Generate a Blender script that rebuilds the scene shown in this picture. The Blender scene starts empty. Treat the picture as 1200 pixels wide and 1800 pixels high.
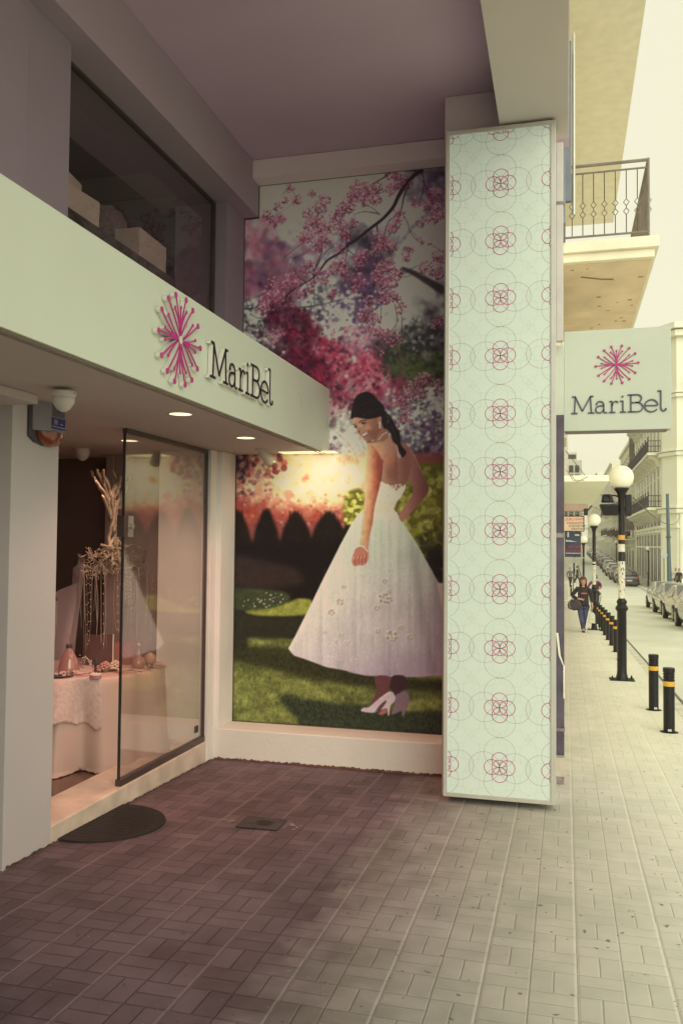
import bpy, bmesh, math, random
import numpy as np
from mathutils import Vector, Matrix
R = math.radians; PI = math.pi
S = bpy.context.scene
# ------------------------------------------------------------------ camera
F_PX, YAW, PITCH, ROLL, CAM_H = 1486.0, .259, .0364, .009, 1.8
Fv = Vector((-math.sin(YAW)*math.cos(PITCH), math.cos(YAW)*math.cos(PITCH), math.sin(PITCH)))
R0 = Vector((math.cos(YAW), math.sin(YAW), 0)); U0 = R0.cross(Fv)
Rv = math.cos(ROLL)*R0+math.sin(ROLL)*U0; Uv = -math.sin(ROLL)*R0+math.cos(ROLL)*U0
cam = bpy.data.objects.new('camera', bpy.data.cameras.new('camera')); S.collection.objects.link(cam)
M = Matrix((Rv, Uv, -Fv)).transposed().to_4x4(); M.translation = Vector((0, 0, CAM_H)); cam.matrix_world = M
cam.data.sensor_fit = 'VERTICAL'; cam.data.sensor_height = 36; cam.data.lens = 36*F_PX/1800
cam.data.clip_start = .05; cam.data.clip_end = 3000; S.camera = cam
# ------------------------------------------------------------------ sky, sun, exposure
SUN_EL, SUN_AZ = R(22), R(150)          # hazy low sun behind the camera, street side; azimuth clockwise from +Y
W = bpy.data.worlds.new("World"); S.world = W; W.use_nodes = True; wn = W.node_tree.nodes; wl = W.node_tree.links
bg = wn['Background']; sky = wn.new('ShaderNodeTexSky'); sky.sky_type = 'NISHITA'; sky.sun_disc = False
sky.sun_elevation = SUN_EL; sky.sun_rotation = SUN_AZ; sky.dust_density = 6; sky.air_density = 1.5
mx = wn.new('ShaderNodeMixRGB'); mx.blend_type = 'MIX'; mx.inputs[0].default_value = .86; mx.inputs[2].default_value = (9.6, 9.2, 6.9, 1)
wl.new(sky.outputs[0], mx.inputs[1]); wl.new(mx.outputs[0], bg.inputs[0]); bg.inputs[1].default_value = .083
sd = bpy.data.lights.new('sun', 'SUN'); sd.energy = 1.7; sd.angle = R(60); sd.color = (.98, 1, .84)
so = bpy.data.objects.new('sun', sd); S.collection.objects.link(so)
dv = Vector((math.sin(SUN_AZ)*math.cos(SUN_EL), math.cos(SUN_AZ)*math.cos(SUN_EL), math.sin(SUN_EL)))
so.rotation_euler = dv.to_track_quat('Z', 'Y').to_euler(); so.location = (6, -3, 14)
S.view_settings.view_transform = 'Standard'; S.view_settings.look = 'None'; S.view_settings.exposure = 0.38; S.view_settings.gamma = 1
S.cycles.max_bounces = 10; S.cycles.diffuse_bounces = 5; S.cycles.glossy_bounces = 4; S.cycles.transparent_max_bounces = 12
S.cycles.use_denoising = True; S.cycles.sample_clamp_indirect = 6; S.cycles.caustics_reflective = False; S.cycles.caustics_refractive = False

# ------------------------------------------------------------------ helpers
def px(x, y, ax, v):                    # photo pixel -> point on the plane axis = v
    r = Fv+Rv*((x-600)/F_PX)-Uv*((y-900)/F_PX); o = Vector((0, 0, CAM_H)); t = (v-o[ax])/r[ax]; return o+r*t
GZ = [(-30, .9), (0, 0), (32, -.96), (50, -1.5), (66, -1.78), (80, -1.86), (92, -1.72), (104, -1.35), (116, -.9), (150, -.4), (193, .25), (300, 2.2), (700, 9)]
def gz(y):
    for (a, b), (c, d) in zip(GZ, GZ[1:]):
        if y <= c: return b+(d-b)*(y-a)/(c-a)
    return GZ[-1][1]
MATS = {}
def lin(c): return tuple(((v/255+.055)/1.055)**2.4 if v > 10.3 else v/255/12.92 for v in c)
def mat(name, col, rough=.6, metal=0., var=.12, scale=6., bump=.0, bscale=60., emit=None, estr=1., spec=.4, coat=0., detail=4, tint=None):
    if name in MATS: return MATS[name]
    m = bpy.data.materials.new(name); m.use_nodes = True; n = m.node_tree.nodes; l = m.node_tree.links; b = n['Principled BSDF']
    b.inputs['Roughness'].default_value = rough; b.inputs['Metallic'].default_value = metal; b.inputs['Specular IOR Level'].default_value = spec
    if coat: b.inputs['Coat Weight'].default_value = coat
    tc = n.new('ShaderNodeTexCoord'); nz = n.new('ShaderNodeTexNoise'); nz.inputs['Scale'].default_value = scale; nz.inputs['Detail'].default_value = detail
    l.new(tc.outputs['Object'], nz.inputs['Vector'])
    cr = n.new('ShaderNodeValToRGB'); cr.color_ramp.elements[0].position = .3; cr.color_ramp.elements[1].position = .72
    t = tint or (1, 1, 1)
    cr.color_ramp.elements[0].color = (*[max(0, c*(1-var)*k) for c, k in zip(col, t)], 1); cr.color_ramp.elements[1].color = (*[min(1, c*(1+var)) for c in col], 1)
    l.new(nz.outputs['Fac'], cr.inputs[0]); l.new(cr.outputs[0], b.inputs['Base Color'])
    if bump:
        n2 = n.new('ShaderNodeTexNoise'); n2.inputs['Scale'].default_value = bscale; n2.inputs['Detail'].default_value = 5; l.new(tc.outputs['Object'], n2.inputs['Vector'])
        bp = n.new('ShaderNodeBump'); bp.inputs['Strength'].default_value = bump; bp.inputs['Distance'].default_value = .01; l.new(n2.outputs['Fac'], bp.inputs['Height']); l.new(bp.outputs[0], b.inputs['Normal'])
    if emit: b.inputs['Emission Color'].default_value = (*emit, 1); b.inputs['Emission Strength'].default_value = estr
    MATS[name] = m; return m
def glass(name, tint=(.9, .92, .9), refl=1.0, rough=.0, dirt=0.):
    if name in MATS: return MATS[name]
    m = bpy.data.materials.new(name); m.use_nodes = True; n = m.node_tree.nodes; l = m.node_tree.links; n.remove(n['Principled BSDF']); out = n['Material Output']
    tr = n.new('ShaderNodeBsdfTransparent'); tr.inputs[0].default_value = (*tint, 1); gl = n.new('ShaderNodeBsdfGlossy'); gl.inputs['Roughness'].default_value = rough
    fr = n.new('ShaderNodeFresnel'); fr.inputs[0].default_value = 1.5; mu = n.new('ShaderNodeMath'); mu.operation = 'MULTIPLY'; mu.use_clamp = True; mu.inputs[1].default_value = refl
    ge = n.new('ShaderNodeNewGeometry'); om = n.new('ShaderNodeMath'); om.operation = 'SUBTRACT'; om.inputs[0].default_value = 1; l.new(ge.outputs['Backfacing'], om.inputs[1]); m0 = n.new('ShaderNodeMath'); m0.operation = 'MULTIPLY'; l.new(fr.outputs[0], m0.inputs[0]); l.new(om.outputs[0], m0.inputs[1]); l.new(m0.outputs[0], mu.inputs[0]); ms = n.new('ShaderNodeMixShader'); l.new(mu.outputs[0], ms.inputs[0]); l.new(tr.outputs[0], ms.inputs[1]); l.new(gl.outputs[0], ms.inputs[2])
    last = ms
    if dirt:
        df = n.new('ShaderNodeBsdfDiffuse'); df.inputs[0].default_value = (.6, .55, .48, 1); nz = n.new('ShaderNodeTexNoise'); nz.inputs['Scale'].default_value = 3; nz.inputs['Detail'].default_value = 6
        mm = n.new('ShaderNodeMath'); mm.operation = 'MULTIPLY'; mm.inputs[1].default_value = dirt; l.new(nz.outputs['Fac'], mm.inputs[0])
        m2 = n.new('ShaderNodeMixShader'); l.new(mm.outputs[0], m2.inputs[0]); l.new(ms.outputs[0], m2.inputs[1]); l.new(df.outputs[0], m2.inputs[2]); last = m2
    l.new(last.outputs[0], out.inputs[0]); MATS[name] = m; return m

class MB:
    def __init__(s): s.v = []; s.f = []; s.m = []; s.mi = 0
    def add(s, vs, fs):
        o = len(s.v); s.v += [tuple(p) for p in vs]; s.f += [tuple(i+o for i in f) for f in fs]; s.m += [s.mi]*len(fs); return s
    def box(s, x0, x1, y0, y1, z0, z1):
        return s.hexa([(x0, y0, z0), (x1, y0, z0), (x1, y1, z0), (x0, y1, z0), (x0, y0, z1), (x1, y0, z1), (x1, y1, z1), (x0, y1, z1)])
    def hexa(s, p): return s.add(p, [(3, 2, 1, 0), (4, 5, 6, 7), (0, 1, 5, 4), (1, 2, 6, 5), (2, 3, 7, 6), (3, 0, 4, 7)])
    def cbox(s, c, d): return s.box(c[0]-d[0]/2, c[0]+d[0]/2, c[1]-d[1]/2, c[1]+d[1]/2, c[2]-d[2]/2, c[2]+d[2]/2)
    def tube(s, P, r, n=8, cap=True):
        P = [Vector(p) for p in P]; k = len(P); rr = r if isinstance(r, (list, tuple)) else [r]*k; V = []; Fs = []; up = None
        for i, p in enumerate(P):
            d = (P[min(i+1, k-1)]-P[max(i-1, 0)]);
            d = d.normalized() if d.length > 1e-9 else Vector((0, 0, 1))
            if up is None: up = Vector((0, 0, 1)) if abs(d.z) < .9 else Vector((1, 0, 0))
            a = d.cross(up)
            if a.length < 1e-4: a = d.cross(Vector((1, 0, 0)))
            a.normalize(); b = a.cross(d).normalized(); up = b
            for j in range(n):
                t = 2*PI*j/n; V.append(p+(a*math.cos(t)+b*math.sin(t))*rr[i])
        for i in range(k-1):
            for j in range(n): Fs.append((i*n+j, i*n+(j+1) % n, (i+1)*n+(j+1) % n, (i+1)*n+j))
        if cap: Fs.append(tuple(range(n-1, -1, -1))); Fs.append(tuple((k-1)*n+j for j in range(n)))
        return s.add(V, Fs)
    def lathe(s, prof, c=(0, 0, 0), n=24, ax=2, cap=True, sx=1, sy=1):
        V = []; Fs = []; k = len(prof)
        for r, h in prof:
            for j in range(n):
                t = 2*PI*j/n; a, b = r*math.cos(t)*sx, r*math.sin(t)*sy
                p = (a, b, h) if ax == 2 else ((h, a, b) if ax == 0 else (b, h, a)); V.append((c[0]+p[0], c[1]+p[1], c[2]+p[2]))
        for i in range(k-1):
            for j in range(n): Fs.append((i*n+j, i*n+(j+1) % n, (i+1)*n+(j+1) % n, (i+1)*n+j))
        if cap:
            if prof[0][0] > 1e-5: Fs.append(tuple(range(n-1, -1, -1)))
            if prof[-1][0] > 1e-5: Fs.append(tuple((k-1)*n+j for j in range(n)))
        return s.add(V, Fs)
    def prism(s, poly, f0, f1):         # poly: 2-D points, f0/f1 map (u,v) -> 3-D at the two depths
        n = len(poly); V = [f0(u, v) for u, v in poly]+[f1(u, v) for u, v in poly]
        return s.add(V, [tuple(range(n-1, -1, -1)), tuple(range(n, 2*n))]+[(i, (i+1) % n, n+(i+1) % n, n+i) for i in range(n)])
    def ribbon(s, P, w, to3, d):        # flat stroke of width w along 2-D path, thickness d; to3(u,v,h)
        P = [Vector(p) for p in P]; k = len(P)
        ww = w if isinstance(w, (list, tuple)) else [w]*k; L = []; Rr = []
        for i, p in enumerate(P):
            t = (P[min(i+1, k-1)]-P[max(i-1, 0)]); t = t.normalized() if t.length > 0 else Vector((1, 0)); nn = Vector((-t.y, t.x))*ww[i]/2; L.append(p+nn); Rr.append(p-nn)
        V = []
        for a, b in zip(L, Rr): V += [to3(a.x, a.y, 0), to3(b.x, b.y, 0), to3(b.x, b.y, d), to3(a.x, a.y, d)]
        Fs = []
        for i in range(k-1):
            o = 4*i
            for j in range(4): Fs.append((o+j, o+(j+1) % 4, o+4+(j+1) % 4, o+4+j))
        Fs += [(3, 2, 1, 0), (4*k-4, 4*k-3, 4*k-2, 4*k-1)]; return s.add(V, Fs)
    def build(s, name, mats, parent=None, smooth=False, bevel=0., fix=True, loc=None, angle=40):
        me = bpy.data.meshes.new(name); me.from_pydata(s.v, [], s.f); me.update()
        if fix:
            bm = bmesh.new(); bm.from_mesh(me); bmesh.ops.recalc_face_normals(bm, faces=bm.faces); bm.to_mesh(me); bm.free()
        for m in (mats if isinstance(mats, (list, tuple)) else [mats]): me.materials.append(m)
        me.polygons.foreach_set('material_index', s.m)
        if smooth: me.shade_smooth() if hasattr(me, 'shade_smooth') else me.polygons.foreach_set('use_smooth', [True]*len(me.polygons))
        o = bpy.data.objects.new(name, me); S.collection.objects.link(o)
        if parent: o.parent = parent
        if loc: o.location = loc
        if smooth == 2: 
            e = o.modifiers.new('split', 'EDGE_SPLIT'); e.split_angle = R(angle)
        if bevel: b = o.modifiers.new('bevel', 'BEVEL'); b.width = bevel; b.segments = 2; b.limit_method = 'ANGLE'; b.angle_limit = R(35)
        return o
def tag(o, label=None, cat=None, group=None, kind=None):
    if label: o['label'] = label
    if cat: o['category'] = cat
    if group: o['group'] = group
    if kind: o['kind'] = kind
    return o
def empty(name, loc=(0, 0, 0), rz=0, label=None, cat=None, group=None):
    o = bpy.data.objects.new(name, None); S.collection.objects.link(o); o.location = loc; o.rotation_euler = (0, 0, rz); o.empty_display_size = .1
    return tag(o, label, cat, group)
def copy_tree(o, parent=None):
    c = o.copy(); S.collection.objects.link(c); c.parent = parent
    for ch in list(o.children):
        copy_tree(ch, c)
    return c
def smooth2(P, n=5, closed=False):
    P = [Vector(p) for p in P]; N = len(P); o = []
    for i in range(N if closed else N-1):
        g = (lambda k: P[k % N]) if closed else (lambda k: P[max(0, min(N-1, k))])
        p0, p1, p2, p3 = g(i-1), g(i), g(i+1), g(i+2)
        for q in range(n):
            t = q/n; o.append(.5*((2*p1)+(-p0+p2)*t+(2*p0-5*p1+4*p2-p3)*t*t+(-p0+3*p1-3*p2+p3)*t**3))
    if not closed: o.append(P[-1])
    return o
def text(body, size, parent, m, loc, rot, ext=.002, align='LEFT', name='lettering', sx=1.):
    cu = bpy.data.curves.new(name, 'FONT'); cu.body = body; cu.size = size; cu.extrude = ext; cu.align_x = align; cu.materials.append(m)
    t_ = bpy.data.objects.new(name, cu); S.collection.objects.link(t_); bpy.context.view_layer.update(); me = bpy.data.meshes.new_from_object(t_.evaluated_get(bpy.context.evaluated_depsgraph_get())); bpy.data.objects.remove(t_)
    o = bpy.data.objects.new(name, me); S.collection.objects.link(o); o.parent = parent; o.location = loc; o.rotation_euler = rot; o.scale = (sx, 1, 1); return o

# ------------------------------------------------------------------ materials
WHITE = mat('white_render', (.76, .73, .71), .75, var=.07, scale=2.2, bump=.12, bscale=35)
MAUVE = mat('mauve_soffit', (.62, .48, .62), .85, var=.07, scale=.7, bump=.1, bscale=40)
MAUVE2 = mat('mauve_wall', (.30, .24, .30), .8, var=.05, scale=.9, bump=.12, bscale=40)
SOFF = mat('cream_soffit', (.54, .465, .45), .8, var=.03, scale=1.2)
SIGNW = mat('sign_white', (.60, .65, .56), .38, var=.02, scale=2, spec=.35)
PANELW = mat('panel_white', (.56, .63, .56), .4, var=.02, scale=2, spec=.3, emit=(.85, 1, .84), estr=.12)
ALU = mat('aluminium_frame', (.56, .55, .5), .45, .3, var=.05)
STEEL = mat('dark_bronze', (.12, .09, .09), .4, .6, var=.1)
BLACKM = mat('black_metal', (.010, .009, .013), .42, .2, var=.2, scale=9, bump=.1)
DARKG = mat('dark_grey', (.075, .065, .085), .6, var=.18, scale=8, bump=.1)
CONC = mat('concrete', (.6, .55, .44), .85, var=.12, scale=2.2, bump=.3, bscale=30)
HAZE_D = .0006
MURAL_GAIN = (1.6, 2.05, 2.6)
# ---- mural artwork, painted into a colour array in photo-like units (x 404..788, y 288..1308) ----
def paint_mural(np):
    X0, Y0, W, H = 404, 288, 384, 1020
    rng = np.random.default_rng(7)
    img = np.zeros((H, W, 3)); gy, gx = np.mgrid[0:H, 0:W]; gx = gx + X0 + .5; gy = gy + Y0 + .5
    def blur(a, s):
        r = int(s*2.6)+1; k = np.exp(-.5*(np.arange(-r, r+1)/s)**2); k /= k.sum()
        for ax in (0, 1):
            pad = [(0, 0)]*a.ndim; pad[ax] = (r, r); b = np.pad(a, pad, mode='edge'); o = np.zeros_like(a)
            n = a.shape[ax]
            for i, w in enumerate(k): o += w*(b[i:i+n] if ax == 0 else b[:, i:i+n])
            a = o
        return a
    def noise(sx, sy=None, seed=0):
        sy = sy or sx; r = np.random.default_rng(seed); h, w = int(H/sy)+3, int(W/sx)+3
        g = r.random((h, w)); u = np.arange(W)/sx; v = np.arange(H)/sy
        i = v.astype(int); j = u.astype(int); fv = (v-i)[:, None]; fu = (u-j)[None]
        fv = fv*fv*(3-2*fv); fu = fu*fu*(3-2*fu)
        return (g[i][:, j]*(1-fv)*(1-fu)+g[i+1][:, j]*fv*(1-fu)+g[i][:, j+1]*(1-fv)*fu+g[i+1][:, j+1]*fv*fu)
    def comp(m, col): 
        nonlocal img
        img = img*(1-m[..., None])+m[..., None]*np.array(col, float)
    def sub(x0, y0, x1, y1):
        a = max(0, int(x0-X0)); b = min(W, int(x1-X0)+1); c = max(0, int(y0-Y0)); d = min(H, int(y1-Y0)+1)
        return (slice(c, d), slice(a, b)) if b > a and d > c else None
    def disk(x, y, r, col, al=1., soft=1., ry=None):
        ry = ry or r; s = sub(x-r-2*soft, y-ry-2*soft, x+r+2*soft, y+ry+2*soft)
        if s is None: return
        d = np.hypot((gx[s]-x)/r, (gy[s]-y)/ry); q = min(r, ry)
        m = np.clip((1-d)*q/soft+.5, 0, 1)*al
        img[s] = img[s]*(1-m[..., None])+m[..., None]*np.array(col, float)
    def polymask(P, ss=2):
        P = np.array(P, float); m = np.zeros((H, W)); s = sub(P[:, 0].min()-1, P[:, 1].min()-1, P[:, 0].max()+1, P[:, 1].max()+1)
        if s is None: return m
        acc = np.zeros(gx[s].shape)
        for a in range(ss):
            for b in range(ss):
                x = gx[s]+(a+.5)/ss-.5; y = gy[s]+(b+.5)/ss-.5; ins = np.zeros(x.shape, bool)
                for i in range(len(P)):
                    x1, y1 = P[i]; x2, y2 = P[i-1]
                    if y1 == y2: continue
                    c = ((y1 > y) != (y2 > y)) & (x < (x2-x1)*(y-y1)/(y2-y1)+x1); ins ^= c
                acc += ins
        m[s] = acc/ss/ss; return m
    def smooth(P, n=6, closed=True):
        P = np.array(P, float); N = len(P); o = []
        for i in range(N if closed else N-1):
            p0, p1, p2, p3 = (P[(i-1) % N], P[i], P[(i+1) % N], P[(i+2) % N]) if closed else (P[max(i-1, 0)], P[i], P[i+1], P[min(i+2, N-1)])
            for t in np.arange(n)/n:
                o.append(.5*((2*p1)+(-p0+p2)*t+(2*p0-5*p1+4*p2-p3)*t*t+(-p0+3*p1-3*p2+p3)*t**3))
        if not closed: o.append(P[-1])
        return np.array(o)
    def line(P, w0, w1, col, al=1., soft=.8, sm=True):
        Q = smooth(P, 5, False) if sm else np.array(P, float); n = len(Q)-1
        for i in range(n):
            w = w0+(w1-w0)*i/n; a, b = Q[i], Q[i+1]
            s = sub(min(a[0], b[0])-w-2, min(a[1], b[1])-w-2, max(a[0], b[0])+w+2, max(a[1], b[1])+w+2)
            if s is None: continue
            d = b-a; L = max(d@d, 1e-6); t = np.clip(((gx[s]-a[0])*d[0]+(gy[s]-a[1])*d[1])/L, 0, 1)
            dist = np.hypot(gx[s]-a[0]-t*d[0], gy[s]-a[1]-t*d[1])
            m = np.clip((w/2-dist)/soft+.5, 0, 1)*al*min(1, w/soft)
            img[s] = img[s]*(1-m[..., None])+m[..., None]*np.array(col, float)
    Z3 = lambda L: [(400+x/3, 280+y/3) for x, y in L]       # first drafting sheet
    Z5 = lambda L: [(400+x/3, 760+y/3) for x, y in L]       # second
    ZF = lambda L: [(560+x/5.4545, 660+y/5.4545) for x, y in L]  # figure
    U = rng.uniform
    # ---------- far background, out of focus
    img[:] = (158, 146, 128)
    def cloud(L, col, n, rr, al=.7, soft=3, var=18):
        for x, y, rx, ry in L:
            for _ in range(n):
                a = U(0, 6.283); q = U(0, 1)**.6
                c = np.array(col)+U(-var, var)
                disk(x+rx*q*np.cos(a), y+ry*q*np.sin(a), U(*rr), c, al*U(.5, 1), soft)
    SK = (190, 178, 158); SM = (156, 138, 132); PK = (150, 84, 96); PD = (112, 62, 78); PU = (90, 62, 84); DK = (58, 46, 54); WH = (204, 196, 170); CR = (218, 212, 184)
    MA = (82, 26, 42); MD = (52, 24, 34); RD = (158, 44, 66); RL = (196, 110, 118); GN = (84, 88, 50); GD = (48, 46, 40); LP = (186, 140, 136); VI = (96, 56, 88)
    AN = [(470, 340, 26, [SK, SK, SM]), (440, 440, 26, [PK, PK, PD, PK, LP]), (480, 440, 30, [PK, PD, PU, PK]), (450, 490, 24, [PD, PU, PK, MD]), (500, 500, 24, [PK, PD, PD]), (440, 400, 18, [PK, PK, LP]), (470, 400, 16, [LP, PK, SM]),
          (545, 330, 30, [SK, SK, SM]), (515, 405, 22, [SK, SK, SM]), (520, 440, 22, [SM, SK, PK, PU]), (620, 340, 40, [SK, SM, SK]), (700, 400, 26, [SK, SM, SM]), (745, 400, 26, [SK, SK, SM]), (760, 330, 24, [SM, PU, DK]),
          (655, 440, 24, [DK, DK, PU, DK, SM]), (648, 480, 24, [DK, DK, PU, VI]), (690, 415, 14, [PU, DK, SM]), (600, 455, 16, [SM, SK, PU]), (620, 415, 14, [DK, SM, PU]),
          (710, 480, 26, [SK, SK, SM]), (730, 515, 26, [SK, CR, SK, SM]), (765, 520, 18, [SM, DK, SK]), (700, 560, 18, [SK, CR, SM]), (735, 560, 20, [DK, GD, WH, DK]), (765, 590, 24, [DK, GD, DK, GD, SM]), (725, 600, 24, [GD, DK, GD, SM]), (690, 620, 20, [GD, GN, PD, GD]), (720, 645, 22, [GN, GN, GD, GN]), (765, 640, 20, [GN, GD, GN]),
          (440, 545, 14, [WH, CR, DK, WH]), (445, 580, 16, [WH, CR, DK, MD]), (470, 600, 18, [DK, WH, MD, LP]), (560, 520, 22, [WH, CR, DK, PU]), (600, 545, 22, [WH, VI, PU, CR]), (585, 575, 18, [WH, LP, CR, PU]), (640, 545, 18, [VI, DK, PU, WH]), (620, 600, 20, [LP, WH, RL, PU]), (670, 560, 14, [SK, WH, SM]),
          (500, 560, 22, [MA, MD, MA, PD]), (520, 600, 26, [MD, MA, MD, MA, RD]), (540, 640, 22, [MA, RD, MD, MA]), (480, 590, 14, [MA, LP, RL, MD]), (555, 585, 14, [MA, RD, MD]), (590, 620, 22, [RD, RD, MA, RL]), (610, 650, 20, [RD, RL, RD, MA, WH]), (575, 660, 20, [MA, RD, MD, RD]), (640, 640, 18, [RD, RL, RD]), (640, 680, 22, [RD, RL, MA, LP]), (590, 700, 20, [RD, MA, LP, MD]), (680, 690, 16, [RD, RL, WH, PD]), (700, 670, 12, [PD, RD, GD]),
          (595, 745, 16, [WH, CR, LP, MD]), (610, 780, 18, [WH, CR, LP, CR]), (590, 790, 12, [VI, WH, PU]), (630, 790, 14, [CR, WH, LP]), (700, 740, 18, [WH, PU, CR, DK]), (745, 720, 18, [WH, VI, DK, CR]), (765, 760, 18, [VI, DK, WH, VI]), (720, 780, 20, [VI, PU, WH, DK]), (755, 800, 16, [DK, VI, MD, LP]), (770, 705, 14, [CR, VI, WH])]
    ax_ = np.array([q[:3] for q in AN], float)
    def scatter(n, rr, al, soft, ybox=(288, 812)):
        for _ in range(n):
            x = U(404, 790); y = U(*ybox); w_ = np.exp(-((ax_[:, 0]-x)**2+(ax_[:, 1]-y)**2)/(2*(ax_[:, 2]*.8)**2))+1e-6; w_ = w_**1.6
            k = int(np.searchsorted(np.cumsum(w_)/w_.sum(), U(0, 1))); p = AN[min(k, len(AN)-1)][3]; c = p[int(U(0, len(p)))]
            q = U(*rr); disk(x, y, q*U(.7, 1.3), np.array(c)+U(-10, 10), al*U(.5, 1), soft, q*U(.7, 1.3))
    scatter(2600, (7, 14), .6, 6); img = blur(img, 2.5)
    scatter(2600, (3, 8), .6, 3); img = blur(img, 1.3)
    line(Z3([(1131, 690), (1050, 640), (980, 600), (920, 575)]), 14, 5, (58, 44, 46), .85, 4)
    line(Z3([(1131, 250), (1000, 330), (900, 460)]), 9, 3, (90, 74, 84), .5, 5)
    def bokeh(box, n, rr, cols, al=.8, soft=1.6):
        for _ in range(n):
            disk(U(box[0], box[2]), U(box[1], box[3]), U(*rr), np.array(cols[int(U(0, len(cols)))])+U(-12, 12), al*U(.45, 1), soft)
    for x0_, y0_, x1_, y1_, n in ((430, 520, 500, 800, 900), (500, 500, 700, 800, 2600), (690, 560, 790, 812, 900)):
        for _ in range(n):
            x = U(x0_, x1_); y = U(y0_, y1_); w_ = np.exp(-((ax_[:, 0]-x)**2+(ax_[:, 1]-y)**2)/(2*(ax_[:, 2]*.8)**2))+1e-6; w_ = w_**1.8
            k = int(np.searchsorted(np.cumsum(w_)/w_.sum(), U(0, 1))); p = AN[min(k, len(AN)-1)][3]; c = p[int(U(0, len(p)))]
            q = U(1.2, 3.8); disk(x, y, q, np.array(c)+U(-12, 12), U(.35, .9), 1.2, q*U(.7, 1.2))
    line(Z3([(380, 780), (440, 775), (520, 760), (620, 735)]), 2, 1, (60, 42, 44)); line(Z3([(90, 790), (150, 780), (170, 750)]), 3, 2, (52, 40, 40))
    img = blur(img, .75)
    # ---------- lower sunset glow
    m = np.clip((gy-792)/12, 0, 1)*(gy < 985); base = img.copy()
    g = np.clip(1-np.hypot((gx-560)/175, (gy-838)/80), 0, 1)[..., None]
    glow = np.array((128, 62, 56))*(1-g)+np.array((232, 210, 150))*np.minimum(1, g*1.5)+np.array((24, 10, 4))*g
    img = base*(1-m[..., None])+np.clip(glow, 0, 240)*m[..., None]
    bokeh((418, 806, 640, 885), 330, (3, 9), [(228, 214, 164), (222, 190, 140), (214, 150, 116), (198, 100, 86), (232, 222, 178)], .42, 1.6)
    bokeh((418, 800, 500, 850), 60, (2, 6), [(150, 34, 48), (96, 28, 44), (190, 150, 120)], .7, 1.2)
    cloud([(480, 900, 60, 22), (560, 905, 70, 16), (430, 900, 20, 30)], (158, 62, 50), 130, (3, 8), .22, 3, 24)
    cloud([(425, 820, 14, 26)], (50, 30, 42), 60, (2, 7), .6, 2)
    bokeh((415, 800, 480, 885), 120, (1.5, 5), [(60, 30, 44), (180, 90, 90), (200, 160, 130), (110, 40, 56)], .6, 1.2)
    bokeh((430, 870, 640, 930), 200, (1.5, 4), [(176, 62, 54), (208, 120, 84), (120, 40, 42), (222, 170, 120), (90, 34, 38), (216, 190, 140)], .45, 1.6)
    for _ in range(12):
        x = U(430, 640); line([(x, 800), (x+U(-10, 10), 830), (x+U(-24, 24), 870)], 1.2, .6, (190, 130, 100), .35)
    img[:] = img*(1-(.0))
    # yellow-green foliage right of the dress
    m = polymask(smooth([(604, 880), (616, 862), (640, 866), (650, 940), (640, 955), (608, 925)]))+polymask([(690, 850), (730, 815), (792, 812), (792, 1090), (770, 1040), (700, 950)])
    comp(blur(np.clip(m, 0, 1), 2.0), (96, 84, 30))
    bokeh((606, 864, 642, 930), 60, (2, 4.5), [(214, 200, 96), (160, 140, 50), (228, 214, 120)], .8, 1)
    bokeh((700, 822, 777, 960), 280, (2, 7), [(150, 138, 54), (118, 104, 36), (176, 162, 76), (74, 62, 26), (190, 176, 96)], .6, 1.8)
    bokeh((735, 930, 777, 1080), 120, (4, 9), [(40, 30, 24), (66, 56, 28), (30, 22, 22), (90, 78, 36)], .7, 2)
    cloud([(765, 1020, 20, 50)], (30, 22, 24), 60, (5, 10), .7, 3, 5)
    # ---------- cypress hedge
    trees = [(416, 900, 24, 0), (468, 898, 22, 0), (520, 902, 26, 0), (578, 902, 30, 0), (612, 925, 20, 1)]
    dm = np.zeros((H, W))
    for x, y, w, _ in trees:
        y += 4; w *= 1.06
        dm = np.maximum(dm, polymask(smooth([(x-w, 975), (x-w*.95, 945), (x-w*.72, 924), (x-w*.38, y+2), (x-w*.1, y-7), (x+w*.1, y-7), (x+w*.38, y+2), (x+w*.72, 924), (x+w*.95, 945), (x+w, 975)])))
        for _ in range(12):
            q = x+U(-w*.45, w*.45); line([(q, y+12), (q+U(-1, 1), y-U(2, 9))], 2.2, .6, (60, 22, 20), .7)
    dm = dm*(.86+.14*noise(4, 9, 31)); comp(blur(dm, 2.2), (18, 12, 12))
    m = (gy > 952+6*noise(14, 14, 33))*(gx < 640)*1.
    comp(blur(m, 6), (18, 12, 12))
    n1 = noise(9, 6, 3); n2 = noise(2.2, 2.2, 4); n3 = noise(26, 12, 5); n4 = noise(1.3, 3.2, 9)
    def field(P, c0, c1, soft=2., nn=None):
        mm = blur(polymask(smooth(P)), soft)[..., None]; t = (nn if nn is not None else n1*.5+n2*.5)[..., None]
        nonlocal img
        img = img*(1-mm)+mm*(np.array(c0)*(1-t)+np.array(c1)*t)
    field([(410, 978), (460, 985), (520, 1000), (530, 1025), (470, 1035), (410, 1030)], (34, 24, 22), (52, 34, 30), 5)
    field([(410, 1038), (430, 1034), (500, 1040), (508, 1060), (480, 1075), (410, 1070)], (34, 38, 24), (62, 66, 36), 2)
    for _ in range(26): disk(U(425, 500), U(1040, 1078), U(.8, 1.8), (186, 160, 160), .8, .8)
    field([(432, 1074), (470, 1070), (505, 1060), (525, 1052), (548, 1056), (545, 1078), (520, 1083), (470, 1084), (440, 1080)], (88, 88, 34), (150, 146, 66), 1.6)
    field([(408, 1075), (440, 1082), (500, 1084), (540, 1086), (520, 1115), (440, 1130), (408, 1140)], (28, 24, 20), (44, 40, 26), 2)
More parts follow.
